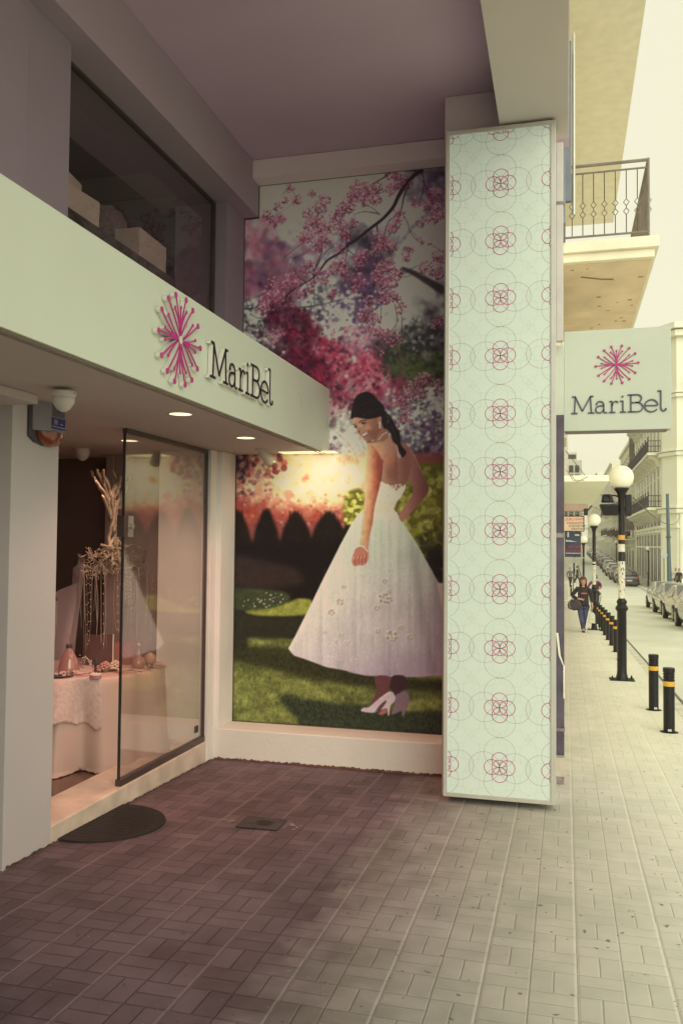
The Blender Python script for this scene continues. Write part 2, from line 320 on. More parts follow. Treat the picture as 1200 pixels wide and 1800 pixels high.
    # ---------- lawn
    mm = blur((gy > 1150)*1.+((gy > 1122)*(gx > 436)*(gx < 530)), 3)[..., None]; mm = np.clip(mm, 0, 1)
    t = np.clip(n1*.35+n4*.45+n2*.3, 0, 1)[..., None]; sh = n3[..., None]
    lawn = (np.array((54, 56, 24))*(1-t)+np.array((150, 144, 74))*t)*(0.62+.5*sh)
    img = img*(1-mm)+lawn*mm
    for _ in range(2600):
        x, y = U(410, 780), U(1155, 1300); c = U(.6, 1.25); line([(x, y), (x+U(-1.5, 1.5), y-U(2, 5))], .9, .4, np.array((140, 134, 70))*c, .38, .8, False)
    field([(405, 1140), (450, 1136), (510, 1140), (600, 1172), (700, 1190), (790, 1196), (790, 1215), (680, 1212), (560, 1196), (480, 1178), (405, 1160)], (30, 26, 18), (56, 54, 26), 4, n4)
    field([(490, 1226), (530, 1228), (600, 1238), (640, 1240), (700, 1250), (800, 1254), (800, 1310), (560, 1310), (520, 1262)], (22, 24, 18), (58, 62, 40), 3, n4)
    # ---------- skirt
    S = Z5([(770, 425), (720, 400), (680, 440), (640, 505), (590, 600), (545, 690), (490, 800), (440, 905), (400, 985), (360, 1065), (320, 1140), (334, 1160), (352, 1178), (420, 1200), (520, 1238), (620, 1256), (720, 1282), (850, 1290), (1000, 1290), (1140, 1280), (1140, 805), (1112, 795), (1060, 700), (1000, 590), (940, 500), (890, 420)])
    mk = polymask(S, 3)
    fx = np.clip((gx-510)/260, 0, 1); fy = np.clip((gy-900)/290, 0, 1)
    a = np.stack([210-fy*32-fx*20, 206-fy*46-fx*26, 170-fy*18-fx*12], -1)
    st = noise(5, 160, 21)[..., None]*.6+noise(12, 300, 22)[..., None]*.6
    a = a*(.90+.17*st)*(.97+.05*noise(2.2, 14, 41))[..., None]*(.96+.07*noise(34, 30, 42))[..., None]
    fold = np.exp(-((gx-(716+(gy-920)*.17))/9)**2)*np.clip((gy-900)/60, 0, 1)
    a *= (1-.12*fold)[..., None]
    right = np.clip((gx-(722+(gy-920)*.17))/26, 0, 1)*np.clip((gy-960)/140, 0, 1); a = a*(1-.24*right[..., None])+np.array((92, 60, 80))*.2*right[..., None]
    hem = np.clip((gy-1140)/60, 0, 1)[..., None]*np.clip((gx-560)/120, 0, 1)[..., None]; a = a*(1-.24*hem)+np.array((150, 112, 140))*.16*hem
    edge = np.clip(1-(gx-(507+(1140-gy)*.46))/16, 0, 1)[..., None]; a = a+edge*12
    img = img*(1-mk[..., None])+a*mk[..., None]
    def petal(x, y, r):
        for k in range(6):
            b = k*1.047+U(0, .6); disk(x+r*.62*np.cos(b), y+r*.42*np.sin(b), r*.5, (204, 190, 168), .5, 1.2)
            disk(x+r*.7*np.cos(b)+.8, y+r*.62*np.sin(b)+1.4, r*.26, (112, 88, 84), .7, 1)
        disk(x, y, r*.3, (140, 116, 108), .7, 1)
    for x, y, r in [(610, 812, 8), (590, 890, 13), (545, 945, 12), (512, 1052, 7), (825, 782, 9), (850, 835, 8), (822, 870, 20), (846, 880, 13), (783, 922, 11), (790, 1043, 9), (862, 1068, 20), (868, 1085, 10), (910, 1024, 9), (958, 1075, 10), (595, 1063, 8), (627, 1108, 9), (572, 1100, 6)]: petal(400+x/3, 760+y/3, r/3*1.6)
    for _ in range(90): x_, y_ = U(560, 770), U(1000, 1175); line([(x_, y_), (x_+U(-1, 1), y_+U(4, 16))], .9, .6, (226, 214, 196) if U(0, 1) < .5 else (150, 128, 124), .22, .8, False)
    for _ in range(50): disk(U(570, 640), U(1125, 1165), U(.6, 1.4), (214, 204, 188), .5, .8)
    line(Z5([(640, 1263), (740, 1280), (900, 1283), (1130, 1274)]), 1.5, 1.5, (160, 130, 142), .7)
    # right-hand bustle
    comp(blur(polymask(smooth(Z5([(1105, 800), (1120, 795), (1140, 810), (1140, 960), (1125, 900)]))), .8), (188, 160, 142))
    # ---------- legs and shoes
    comp(polymask(smooth(Z5([(775, 1288), (856, 1288), (852, 1340), (838, 1380), (790, 1420), (752, 1440), (776, 1390), (786, 1350)])), 2), (92, 50, 50))
    comp(polymask(smooth(Z5([(866, 1288), (936, 1288), (934, 1350), (905, 1380), (880, 1392), (862, 1370)])), 2), (56, 30, 34))
    comp(polymask(smooth(Z5([(884, 1390), (905, 1375), (932, 1362), (952, 1385), (958, 1410), (950, 1440), (938, 1462), (928, 1496), (920, 1494), (915, 1468), (890, 1480), (862, 1486), (878, 1440)])), 2), (112, 86, 92))
    comp(polymask(smooth(Z5([(702, 1468), (716, 1452), (745, 1448), (790, 1410), (835, 1376), (858, 1366), (874, 1376), (884, 1400), (878, 1420), (858, 1442), (852, 1488), (843, 1490), (838, 1456), (800, 1468), (770, 1478), (730, 1476)])), 2), (176, 152, 148))
    comp(polymask(Z5([(776, 1474), (800, 1440), (832, 1412), (838, 1420), (806, 1466)])), (84, 50, 54))
    comp(polymask(Z5([(792, 1486), (812, 1466), (836, 1458), (838, 1478), (815, 1490)])), (146, 84, 78))
    line(Z5([(800, 1404), (850, 1372)]), 1, 1, (206, 184, 176), .7)
    # ---------- figure
    arm2 = ZF([(800, 660), (850, 672), (884, 706), (904, 770), (950, 860), (1000, 955), (1040, 1050), (1052, 1095), (1034, 1140), (975, 1215), (905, 1290), (845, 1355), (800, 1402), (764, 1345), (800, 1290), (848, 1215), (895, 1145), (904, 1090), (886, 1030), (858, 985), (840, 900)])
    mk = polymask(smooth(arm2), 3); t = np.clip((gx-712)/42, 0, 1)[..., None]
    img = img*(1-mk[..., None])+mk[..., None]*(np.array((156, 98, 84))*(1-t)+np.array((104, 50, 52))*t)
    line(ZF([(888, 712), (950, 850), (1010, 960)]), 1.4, .8, (196, 154, 124), .7)
    torso = ZF([(458, 650), (500, 622), (560, 604), (600, 575), (655, 560), (700, 600), (745, 650), (800, 642), (855, 690), (880, 760), (884, 860), (862, 980), (830, 1046), (790, 1080), (740, 1104), (690, 1072), (640, 1042), (585, 1020), (560, 1100), (460, 1100), (440, 900), (446, 740)])
    mk = polymask(smooth(torso), 3); t = np.clip((gx-645)/70, 0, 1)[..., None]; v = np.clip((gy-790)/70, 0, 1)[..., None]
    c = (np.array((206, 158, 120))*(1-t)+np.array((140, 80, 70))*t)*(1-.17*v)
    img = img*(1-mk[..., None])+mk[..., None]*c
    disk(689, 828, 10, (112, 56, 50), .5, 9, 20); disk(684, 808, 8, (190, 104, 76), .5, 8, 14); disk(712, 815, 7, (122, 70, 66), .5, 7, 20)
    disk(668, 790, 10, (206, 140, 100), .35, 8); line(ZF([(745, 690), (740, 780), (742, 900), (738, 1060)]), 2.2, 3, (116, 60, 54), .4, 3)
    comp(polymask(ZF([(738, 670), (765, 660), (792, 756), (780, 800), (752, 770)])), (184, 138, 122))
    # bodice
    bod = ZF([(585, 1015), (610, 1020), (640, 1042), (662, 1040), (690, 1068), (712, 1074), (740, 1104), (768, 1080), (800, 1068), (834, 1036), (828, 1090), (790, 1160), (745, 1215), (722, 1280), (745, 1325), (770, 1380), (520, 1380), (528, 1290), (545, 1190), (575, 1090)])
    comp(polymask(bod, 3), (208, 190, 160))
    r2 = np.random.default_rng(5)
    for _ in range(170):
        u = r2.uniform(575, 815); v = r2.uniform(1045, 1190)
        if v > 1040+abs(u-700)*.0 and u < 860-(v-1040)*.7: disk(560+u/5.4545, 660+v/5.4545, r2.uniform(.6, 1.7), (228, 214, 190) if r2.random() < .6 else (168, 140, 122), .65, .8)
    for k in range(9): line(ZF([(548-k*2, 1200+k*13), (630, 1215+k*12), (735-k*2, 1204+k*12)]), 1, 1, (166, 142, 122), .5)
    # front arm
    arm = ZF([(458, 650), (480, 640), (540, 700), (600, 800), (608, 860), (598, 985), (580, 1080), (548, 1200), (530, 1290)])+Z5([(764, 480), (748, 545), (737, 612), (700, 612), (688, 605), (700, 555), (708, 480), (716, 400), (724, 300), (716, 210)])+ZF([(436, 1000), (440, 860), (448, 720)])
    mk = polymask(smooth(arm), 3); cx = 647+np.clip(gy-850, 0, 200)*-.07; t = np.clip((gx-cx+8)/26, 0, 1)[..., None]; v = np.clip((gy-800)/160, 0, 1)[..., None]
    c = np.where(t < .45, np.array((220, 186, 140))*(1-t/.45)+np.array((206, 138, 100))*(t/.45), np.array((206, 138, 100))*(1-(t-.45)/.55)+np.array((150, 62, 52))*((t-.45)/.55))*(1-.12*v)
    img = img*(1-mk[..., None])+mk[..., None]*c
    line(ZF([(612, 810), (604, 900), (592, 1010)]), 1.3, 1.8, (74, 34, 34), .85)
    sk_n = (noise(7, 9, 51)-.5)[..., None]*np.clip((mk)[..., None], 0, 1); img = img*(1+.12*sk_n)
    # hand
    comp(polymask(smooth(Z5([(682, 606), (668, 628), (658, 655), (655, 684), (664, 702), (678, 706), (692, 700), (712, 702), (728, 692), (741, 672), (742, 640), (735, 608)])), 3), (176, 104, 86))
    for x, y in ((672, 668), (690, 664), (708, 664), (726, 660)): line(Z5([(x+6, y-14), (x, y+10), (x+1, y+30)]), 1.2, 1.2, (98, 44, 42), .7); disk(400+(x-6)/3, 760+(y-4)/3, 2.2, (206, 146, 118), .5, 1.4)
    line(Z5([(674, 610), (692, 600), (715, 604), (738, 628)]), 1.6, 1.6, (226, 206, 188), .9); line(Z5([(676, 616), (700, 606), (736, 630)]), 1, 1, (150, 96, 84), .7)
    # head
    comp(polymask(smooth(ZF([(560, 470), (600, 470), (665, 555), (640, 620), (560, 640), (470, 650), (462, 632), (520, 610)])), 3), (150, 92, 78))
    face = ZF([(318, 405), (324, 440), (338, 470), (350, 486), (354, 508), (368, 526), (372, 538), (362, 548), (378, 562), (398, 574), (414, 590), (428, 606), (445, 626), (466, 636), (500, 628), (540, 600), (572, 560), (592, 500), (592, 430), (570, 395), (440, 395)])
    mk = polymask(smooth(face), 3); t = np.clip((gx-622)/46, 0, 1)[..., None]; v = np.clip((gy-740)/36, 0, 1)[..., None]
    img = img*(1-mk[..., None])+mk[..., None]*((np.array((196, 142, 108))*(1-t)+np.array((134, 76, 64))*t)*(1.-.1*v))
    F = lambda u, v: (560+u/5.4545, 660+v/5.4545)
    disk(*F(470, 500), 6, (204, 136, 104), .5, 5); disk(*F(400, 480), 4, (206, 150, 118), .5, 4); disk(*F(520, 560), 6, (120, 62, 54), .4, 5)
    line(ZF([(388, 452), (415, 432), (460, 430)]), 1.6, 1, (46, 26, 26), .9); line(ZF([(330, 470), (345, 472), (360, 490)]), 1.5, 1, (46, 26, 26), .9)
    disk(*F(430, 456), 4.2, (40, 22, 24), .9, 1.2, 1.9); disk(*F(436, 456), 1.1, (150, 120, 104), .5, .8); disk(*F(352, 492), 2.3, (44, 24, 26), .9, 1.2, 1.9)
    line(ZF([(398, 500), (392, 530), (372, 540)]), 1, 1.2, (124, 66, 56), .7); disk(*F(386, 538), 1.8, (92, 44, 40), .6, 1)
    comp(polymask(smooth(ZF([(404, 566), (440, 552), (478, 530), (474, 560), (450, 586), (424, 590)])), 3), (136, 58, 54))
    comp(polymask(smooth(ZF([(414, 566), (440, 556), (466, 542), (462, 558), (442, 576), (424, 580)])), 3), (236, 222, 196))
    line(ZF([(478, 520), (492, 545), (480, 580)]), .9, .8, (116, 60, 52), .6); line(ZF([(462, 636), (500, 628), (545, 596)]), 1.2, 1, (92, 46, 44), .6)
    comp(polymask(smooth(ZF([(560, 430), (575, 400), (598, 396), (602, 430), (590, 470), (572, 480)])), 3), (170, 106, 84))
    hair = ZF([(306, 405), (312, 350), (322, 285), (345, 225), (385, 180), (440, 158), (490, 162), (535, 195), (565, 235), (600, 262), (625, 300), (640, 345), (690, 395), (720, 450), (748, 500), (775, 540), (780, 600), (792, 668), (835, 725), (836, 752), (806, 786), (788, 770), (766, 730), (752, 672), (730, 650), (705, 620), (690, 560), (655, 520), (620, 500), (604, 450), (600, 400), (590, 392), (560, 402), (470, 420), (400, 408), (345, 402), (320, 418)])
    comp(polymask(smooth(hair), 3), (34, 24, 27))
    for a_, b_, c_ in (((330, 330), (380, 220), (470, 185)), ((345, 370), (420, 270), (540, 250)), ((420, 390), (520, 330), (600, 320)), ((640, 400), (690, 480), (740, 560)), ((700, 470), (720, 560), (770, 660)), ((650, 440), (660, 500), (720, 600))):
        line(ZF([a_, b_, c_]), 1.2, .6, (62, 44, 46), .6)
    for u, v in ((585, 452), (588, 468), (586, 486), (584, 500)): disk(*F(u, v), 1.4, (226, 212, 196), .95, .8)
    line(ZF([(570, 622), (610, 570), (658, 540)]), 1.2, 1.1, (222, 204, 184), .9); line(ZF([(505, 628), (525, 618)]), 1.2, 1.2, (220, 204, 184), .9)
    for k in range(7): disk(*F(640+k*3+U(-14, 20), 300+k*24), U(.8, 1.6), (150, 96, 110), .6, .8)
    # ---------- branches
    D = (44, 30, 34)
    line([(741, 300), (728, 308), (712, 325), (700, 345), (690, 365), (672, 385), (650, 402), (625, 422), (612, 430), (596, 445), (575, 458), (560, 478), (545, 492), (520, 506), (505, 518), (495, 530)], 7, 1.6, D)
    line([(730, 300), (700, 298), (678, 310), (664, 318), (650, 326)], 3, 1, D); line([(722, 315), (710, 345), (704, 372), (695, 395), (680, 420)], 2.6, .8, D)
    line([(704, 370), (716, 392), (722, 410), (735, 425)], 1.2, .8, D); line([(704, 372), (684, 388), (676, 410), (674, 440)], 1.6, .8, D)
    line([(740, 300), (745, 320), (742, 340), (738, 350)], 1.8, .8, D); line([(742, 318), (752, 335), (756, 345)], 1.4, .8, D); line([(662, 396), (664, 430), (660, 470), (655, 510)], 2, 1, D)
    line([(640, 405), (646, 420), (648, 440)], 1, .6, D); line([(612, 430), (606, 460), (600, 478)], 1.4, .8, D); line([(612, 440), (630, 455)], 1.2, .6, D)
    line([(550, 480), (566, 440), (562, 415), (555, 380)], 2, .8, D); line([(552, 478), (552, 510), (553, 540)], 1.4, .7, D); line([(540, 496), (528, 490), (520, 480), (515, 468)], 1.2, .7, D)
    line([(500, 452), (520, 436), (540, 420)], .8, .8, D, .8); line([(515, 455), (540, 442), (560, 425)], .8, .6, D, .8); line([(510, 466), (520, 450)], .8, .6, D, .8)
    line([(666, 376), (640, 372), (620, 378)], 1.6, .7, D); line([(668, 378), (655, 366), (645, 362)], 1.2, .6, D); line([(556, 470), (575, 440), (600, 430)], 1, .6, D)
    line([(676, 510), (695, 528), (705, 545), (706, 585), (706, 605)], 1.4, .8, D); line([(693, 530), (697, 555), (698, 566), (688, 582)], 1.2, .7, D); line([(670, 540), (668, 565), (664, 580)], 1.1, .6, D)
    line([(703, 486), (720, 474), (736, 466)], 1.1, .7, D); line([(700, 487), (716, 486), (728, 480)], .9, .6, D); line([(504, 325), (520, 345), (512, 360), (485, 378)], .9, .6, D, .8); line([(520, 300), (508, 326), (495, 345)], 1, .6, D, .8)
    line([(716, 402), (726, 408), (733, 418)], .7, .6, D); line([(746, 375), (758, 368), (762, 360)], .8, .6, D); line([(760, 432), (772, 438)], .8, .6, D)
    line([(505, 520), (498, 535), (490, 548)], 1.5, .8, D); line([(495, 522), (475, 530), (462, 528)], 1.2, .7, D); line([(455, 560), (440, 552)], 1, .7, D); line([(520, 580), (540, 600), (560, 650), (580, 700)], 1.3, .8, (50, 22, 34), .8)
    line([(777, 655), (765, 662), (752, 672)], 1.4, .8, D); line([(625, 740), (632, 765), (640, 790)], 1, .7, (90, 60, 64), .6); line([(592, 760), (620, 790), (632, 825)], 1.2, .7, (110, 80, 78), .6)
    # ---------- blossom clusters in focus
    CL = [(488, 362, 8), (500, 352, 6), (494, 385, 7), (481, 392, 8), (470, 378, 9), (547, 340, 6), (520, 352, 10), (510, 332, 6), (570, 352, 10), (562, 366, 11), (540, 375, 9), (546, 395, 11), (560, 392, 13), (572, 400, 12), (552, 415, 12), (534, 417, 10), (560, 430, 12), (575, 418, 10), (590, 382, 10), (602, 370, 12), (612, 360, 12), (632, 332, 15), (648, 336, 14), (640, 350, 12), (620, 345, 10), (662, 330, 10), (690, 305, 12), (700, 318, 13), (712, 322, 10), (684, 334, 10), (660, 352, 9), (605, 410, 9), (596, 395, 11), (618, 392, 9), (607, 415, 9), (598, 437, 9), (730, 356, 8), (750, 362, 10), (740, 393, 7), (765, 345, 14), (772, 372, 14), (760, 385, 10), (700, 378, 10), (696, 392, 9), (688, 402, 9), (666, 420, 12), (676, 430, 12), (662, 440, 10), (688, 432, 10), (738, 425, 6), (721, 440, 8), (712, 453, 8), (756, 428, 4), (772, 452, 12), (750, 472, 12), (770, 478, 12), (633, 455, 12), (640, 448, 9), (628, 468, 7), (600, 462, 10), (590, 470, 9), (612, 486, 10), (604, 478, 8), (535, 472, 10), (544, 464, 6), (560, 480, 9), (578, 478, 8), (568, 492, 9), (548, 498, 7), (668, 472, 11), (680, 466, 12), (694, 484, 10), (700, 478, 7), (662, 486, 10), (672, 492, 11), (690, 498, 9), (676, 504, 10), (684, 520, 12), (673, 526, 10), (694, 524, 8), (630, 492, 11), (626, 508, 8), (638, 498, 7), (650, 530, 9), (644, 552, 12), (658, 560, 10), (636, 558, 8), (705, 545, 8), (708, 536, 6), (668, 590, 12), (660, 580, 9), (680, 588, 9), (692, 598, 11), (702, 592, 6), (645, 578, 6), (671, 620, 4), (772, 565, 10), (765, 570, 8), (480, 500, 11), (490, 506, 10), (510, 492, 12), (520, 500, 9), (505, 502, 8), (470, 520, 10), (482, 522, 12), (462, 530, 9), (475, 535, 10), (462, 545, 9), (492, 522, 8), (540, 512, 8), (530, 520, 7), (580, 520, 7), (586, 512, 6), (455, 540, 7), (514, 538, 5), (745, 668, 12), (735, 675, 10), (722, 682, 11), (730, 692, 10), (718, 700, 11), (706, 712, 10), (714, 724, 9), (720, 742, 6), (700, 702, 6), (766, 680, 8), (775, 672, 7), (742, 690, 9), (752, 664, 8), (708, 738, 8), (698, 748, 5)]
    pal = [(96, 40, 56), (126, 58, 76), (148, 78, 92), (170, 104, 112), (74, 32, 46), (198, 150, 146)]
    r3 = np.random.default_rng(11)
    for x, y, r in CL:
        r = r*1.2
        for s_ in range(int(r*r*.55)):
            a = r3.uniform(0, 6.283); q = r*1.02*r3.random()**.55; lx = np.cos(a); ly = np.sin(a)
            dark = 0 if (lx*-.3-ly*.8)*q/r > r3.uniform(-.8, .6) else 1
            c = pal[[1, 2, 3, 2, 5, 3][int(r3.uniform(0, 6))]] if not dark else pal[[0, 4, 1, 0, 2][int(r3.uniform(0, 5))]]
            if q > r*.86 and r3.random() < .25: c = pal[5]
            disk(x+q*lx, y+q*ly*.95, r3.uniform(.7, 1.75), np.array(c)+r3.uniform(-10, 10), .85, .8)
    for _ in range(60):
        i = int(r3.uniform(0, len(CL))); x, y, r = CL[i]; a = r3.uniform(0, 6.283); line([(x+r*np.cos(a), y+r*np.sin(a)), (x+r*.4*np.cos(a+.5), y+r*.4*np.sin(a+.5))], .9, .7, D, .7)
    for P in ([(741, 300), (728, 308), (712, 325), (700, 345), (690, 365), (672, 385), (650, 402), (625, 422)],): line(P, 5.5, 3.5, D, .85)
    img = blur(img, .55)
    img = np.clip(img*(.97+.06*noise(3, 3, 77))[..., None]+rng.normal(0, 2.6, img.shape[:2])[..., None], 0, 255)
    return img, X0, Y0
# ------------------------------------------------------------------ ground
def paving_material():
    m = bpy.data.materials.new('basket_weave_paving'); m.use_nodes = True; n = m.node_tree.nodes; l = m.node_tree.links; b = n['Principled BSDF']
    tc = n.new('ShaderNodeTexCoord'); sp = n.new('ShaderNodeSeparateXYZ')
    wob = n.new('ShaderNodeTexNoise'); wob.inputs['Scale'].default_value = 7; l.new(tc.outputs['Object'], wob.inputs['Vector'])
    vm = n.new('ShaderNodeVectorMath'); vm.operation = 'MULTIPLY_ADD'; l.new(wob.outputs['Color'], vm.inputs[0]); vm.inputs[1].default_value = (.007, .007, 0); l.new(tc.outputs['Object'], vm.inputs[2]); l.new(vm.outputs[0], sp.inputs[0])
    def mt(op, a, c=None, d=None, cl=False):
        q = n.new('ShaderNodeMath'); q.operation = op; q.use_clamp = cl
        for i, v in enumerate((a, c, d)):
            if v is None: continue
            if isinstance(v, (int, float)): q.inputs[i].default_value = v
            else: l.new(v, q.inputs[i])
        return q.outputs[0]
    u = mt('DIVIDE', mt('SUBTRACT', sp.outputs[0], .05), .2); v = mt('DIVIDE', sp.outputs[1], .2)
    iu, iv = mt('FLOOR', u), mt('FLOOR', v); fu, fv = mt('FRACT', u), mt('FRACT', v)
    par = mt('FLOORED_MODULO', mt('ADD', iu, iv), 2)
    inv = mt('SUBTRACT', 1, par)
    sf = mt('ADD', mt('MULTIPLY', fu, inv), mt('MULTIPLY', fv, par))        # coordinate split in two bricks
    eu = mt('MINIMUM', fu, mt('SUBTRACT', 1, fu)); ev = mt('MINIMUM', fv, mt('SUBTRACT', 1, fv)); es = mt('ABSOLUTE', mt('SUBTRACT', sf, .5))
    jm = mt('MINIMUM', mt('MINIMUM', eu, ev), es)
    joint = mt('SUBTRACT', 1, mt('SMOOTH_MIN', 1, mt('DIVIDE', jm, .032), .2), cl=True)
    U2 = mt('DIVIDE', mt('SUBTRACT', sp.outputs[0], .05), .4); g = mt('FRACT', U2); ge = mt('MINIMUM', g, mt('SUBTRACT', 1, g))
    groove = mt('SUBTRACT', 1, mt('DIVIDE', ge, .034), cl=True); groove = mt('MULTIPLY', groove, 2.2, cl=True)
    half = mt('FLOOR', mt('MULTIPLY', sf, 2))
    cb = n.new('ShaderNodeCombineXYZ'); l.new(iu, cb.inputs[0]); l.new(iv, cb.inputs[1]); l.new(half, cb.inputs[2])
    wn_ = n.new('ShaderNodeTexWhiteNoise'); l.new(cb.outputs[0], wn_.inputs['Vector'])
    def noise(sc, det=5): 
        q = n.new('ShaderNodeTexNoise'); q.inputs['Scale'].default_value = sc; q.inputs['Detail'].default_value = det; l.new(tc.outputs['Object'], q.inputs['Vector']); return q.outputs['Fac']
    big, mid, fine = noise(.9, 6), noise(5, 8), noise(70, 4)
    tone = mt('ADD', mt('MULTIPLY', wn_.outputs['Value'], .2), mt('ADD', mt('MULTIPLY', big, .8), mt('MULTIPLY', mid, .6)))
    ramp = n.new('ShaderNodeValToRGB'); e = ramp.color_ramp.elements; e[0].position = .46; e[0].color = (.042, .025, .032, 1); e[1].position = 1.05; e[1].color = (.165, .115, .142, 1)
    l.new(tone, ramp.inputs[0])
    def mix(f, c1, c2, bt='MIX'):
        q = n.new('ShaderNodeMixRGB'); q.blend_type = bt
        for i, x in enumerate((f, c1, c2)):
            if isinstance(x, tuple): q.inputs[i].default_value = x
            elif isinstance(x, (int, float)): q.inputs[i].default_value = x
            else: l.new(x, q.inputs[i])
        return q.outputs[0]
    c = mix(mt('MULTIPLY', joint, .72), ramp.outputs[0], (.028, .018, .020, 1))
    c = mix(mt('MULTIPLY', groove, .5), c, (.23, .175, .19, 1))
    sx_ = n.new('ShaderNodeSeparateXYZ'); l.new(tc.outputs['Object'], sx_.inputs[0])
    open_glare = mt('ADD', mt('DIVIDE', mt('ADD', sx_.outputs[0], 1.35), 2.2), mt('MULTIPLY', mt('SUBTRACT', mid, .5), .22), cl=True)      # street glare and portico shade painted into the tile colour
    c = mix(mt('MULTIPLY', open_glare, .9), c, mix(1., mix(.5, c, (.75, .75, .66, 1)), (1.9, 1.97, 1.85, 1), 'MULTIPLY'))
    spk = mt('GREATER_THAN', noise(19, 2), .715); c = mix(mt('MULTIPLY', spk, .7), c, (.06, .045, .045, 1))
    sp2 = mt('GREATER_THAN', noise(60, 1), .79); c = mix(mt('MULTIPLY', sp2, .5), c, (.6, .55, .5, 1))
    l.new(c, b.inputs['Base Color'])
    rr = mt('ADD', .42, mt('MULTIPLY', mid, .35)); l.new(rr, b.inputs['Roughness']); b.inputs['Specular IOR Level'].default_value = .35
    hgt = mt('SUBTRACT', mt('MULTIPLY', fine, .16), mt('ADD', mt('MULTIPLY', joint, 1.), mt('MULTIPLY', groove, .5)))
    bp = n.new('ShaderNodeBump'); bp.inputs['Strength'].default_value = .55; bp.inputs['Distance'].default_value = .006; l.new(hgt, bp.inputs['Height']); l.new(bp.outputs[0], b.inputs['Normal'])
    return m
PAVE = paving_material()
ASPH = mat('pale_asphalt', (.68, .70, .60), .75, var=.10, scale=.5, bump=.25, bscale=120, detail=8)
KERB = mat('kerb_stone', (.6, .6, .52), .8, var=.2, scale=4, bump=.3)
def sheet(name, x0, x1, dz, m, ys, thick=None):
    o = MB()
    for a, b in zip(ys, ys[1:]): o.add([(x0, a, gz(a)+dz), (x1, a, gz(a)+dz), (x1, b, gz(b)+dz), (x0, b, gz(b)+dz)], [(0, 1, 2, 3)])
    return tag(o.build(name, m), kind='structure')
YS = [-30, -10, 0, 5, 10, 15, 20, 26, 32, 38, 44, 50, 58, 66, 73, 80, 86, 92, 98, 104, 110, 116, 130, 150, 170, 193, 240, 300, 400, 700]
sheet('ground', -400, 500, -.45, mat('earth', (.3, .28, .22), .9), [-60]+YS+[1500])
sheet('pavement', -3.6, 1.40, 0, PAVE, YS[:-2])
sheet('road', 1.54, 6.35, -.125, ASPH, YS[:-1])
sheet('pavement', 6.5, 60, .0, mat('far_paving', (.5, .5, .44), .8, var=.1, scale=1), YS[:-2])
sheet('road', 6.34, 60, -.12, ASPH, [50, 58, 66, 72])
k = MB()
for a, b in zip(YS[:-2], YS[1:-1]):
    for x0, x1 in ((1.40, 1.54), (6.34, 6.5)):
        if x0 > 5 and 50 <= a < 72: continue
        k.hexa([(x0, a, gz(a)-.2), (x1, a, gz(a)-.2), (x1, b, gz(b)-.2), (x0, b, gz(b)-.2), (x0, a, gz(a)+.004), (x1, a, gz(a)+.004), (x1, b, gz(b)+.004), (x0, b, gz(b)+.004)])
tag(k.build('kerb', KERB), kind='structure')

q = MB()
for a, b_ in zip(YS[:-2], YS[1:-1]): q.hexa([(1.542, a, gz(a)-.124), (1.70, a, gz(a)-.124), (1.70, b_, gz(b_)-.124), (1.542, b_, gz(b_)-.124), (1.542, a, gz(a)-.118), (1.70, a, gz(a)-.121), (1.70, b_, gz(b_)-.121), (1.542, b_, gz(b_)-.118)])
tag(q.build('road', mat('gutter_dark', (.16, .15, .12), .9, var=.5, scale=3, bump=.4)), kind='structure')  # darker strip of road along the kerb
# ------------------------------------------------------------------ the shop building (walls, soffits, beams)
shop = empty('shop_building', (-3.2, 6, 0), 0, 'white rendered shop building with recessed portico, deep beams and glazed doorway', 'building')
def part(mb, name, m, parent=shop, bevel=.004, **k):
    o = mb.build(name, m, parent, bevel=bevel, **k); o.matrix_parent_inverse = parent.matrix_world.inverted() if False else Matrix.Translation(-parent.location); return o
XL = -3.17
b = MB(); b.box(-4.0, XL, 4.33, 4.81, -.6, 2.652); part(b, 'pillar', mat('pier_white', (.50, .46, .47), .75, var=.05, scale=.8, bump=.12, bscale=35))
b = MB(); b.box(-4.4, -4.0, 4.0, 4.34, -.6, 2.652); b.box(-4.4, -4.2, -6, 4.0, -.6, 5.49); part(b, 'wall', WHITE)
b = MB()                                                            # jamb, low wall with ledge, mural wall
b.box(-3.7, XL, 7.25, 7.39, -.6, 2.652)
part(b, 'wall', WHITE)
b = MB(); b.box(-3.7, -.96, 7.39, 7.747, -.6, .062); part(b, 'wall', mat('plinth_render', (.74, .72, .68), .75, var=.05, scale=1.4, bump=.25, bscale=26), bevel=.008)
b = MB(); b.box(-3.7, -.1, 7.76, 8.0, -.6, 5.49); b.box(-3.7, -3.125, 7.39, 7.758, .0622, 2.652); part(b, 'wall', WHITE)
b = MB(); b.box(-3.55, XL-.012, 4.81, 7.25, -.6, -.03); part(b, 'sill', mat('worn_sill', (.60, .50, .42), .6, var=.22, scale=5, bump=.2), bevel=.01)
rs = random.Random(8); q = MB(); V = []; n = 150
for i in range(n+1):
    x = -3.165+i*(2.2/n); V += [(x, 7.3885, gz(7.39)-.01), (x, 7.3885, gz(7.39)+.012+rs.uniform(0, .016)), (x, 7.382-rs.uniform(0, .03), gz(7.38)+.003)]
q.add(V, [(3*i, 3*i+1, 3*i+4, 3*i+3) for i in range(n)]+[(3*i, 3*i+3, 3*i+5, 3*i+2) for i in range(n)])
part(q, 'base_grime', mat('red_grime', (.16, .075, .06), .9, var=.4, scale=12), bevel=0, fix=False)
q = MB(); V = []
for i in range(n+1):
    y = 4.36+i*(3.0/n); V += [(XL+.0025, y, gz(y)-.01), (XL+.0025, y, gz(y)+.006+rs.uniform(0, .014)), (XL+.01+rs.uniform(0, .02), y, gz(y)+.003)]
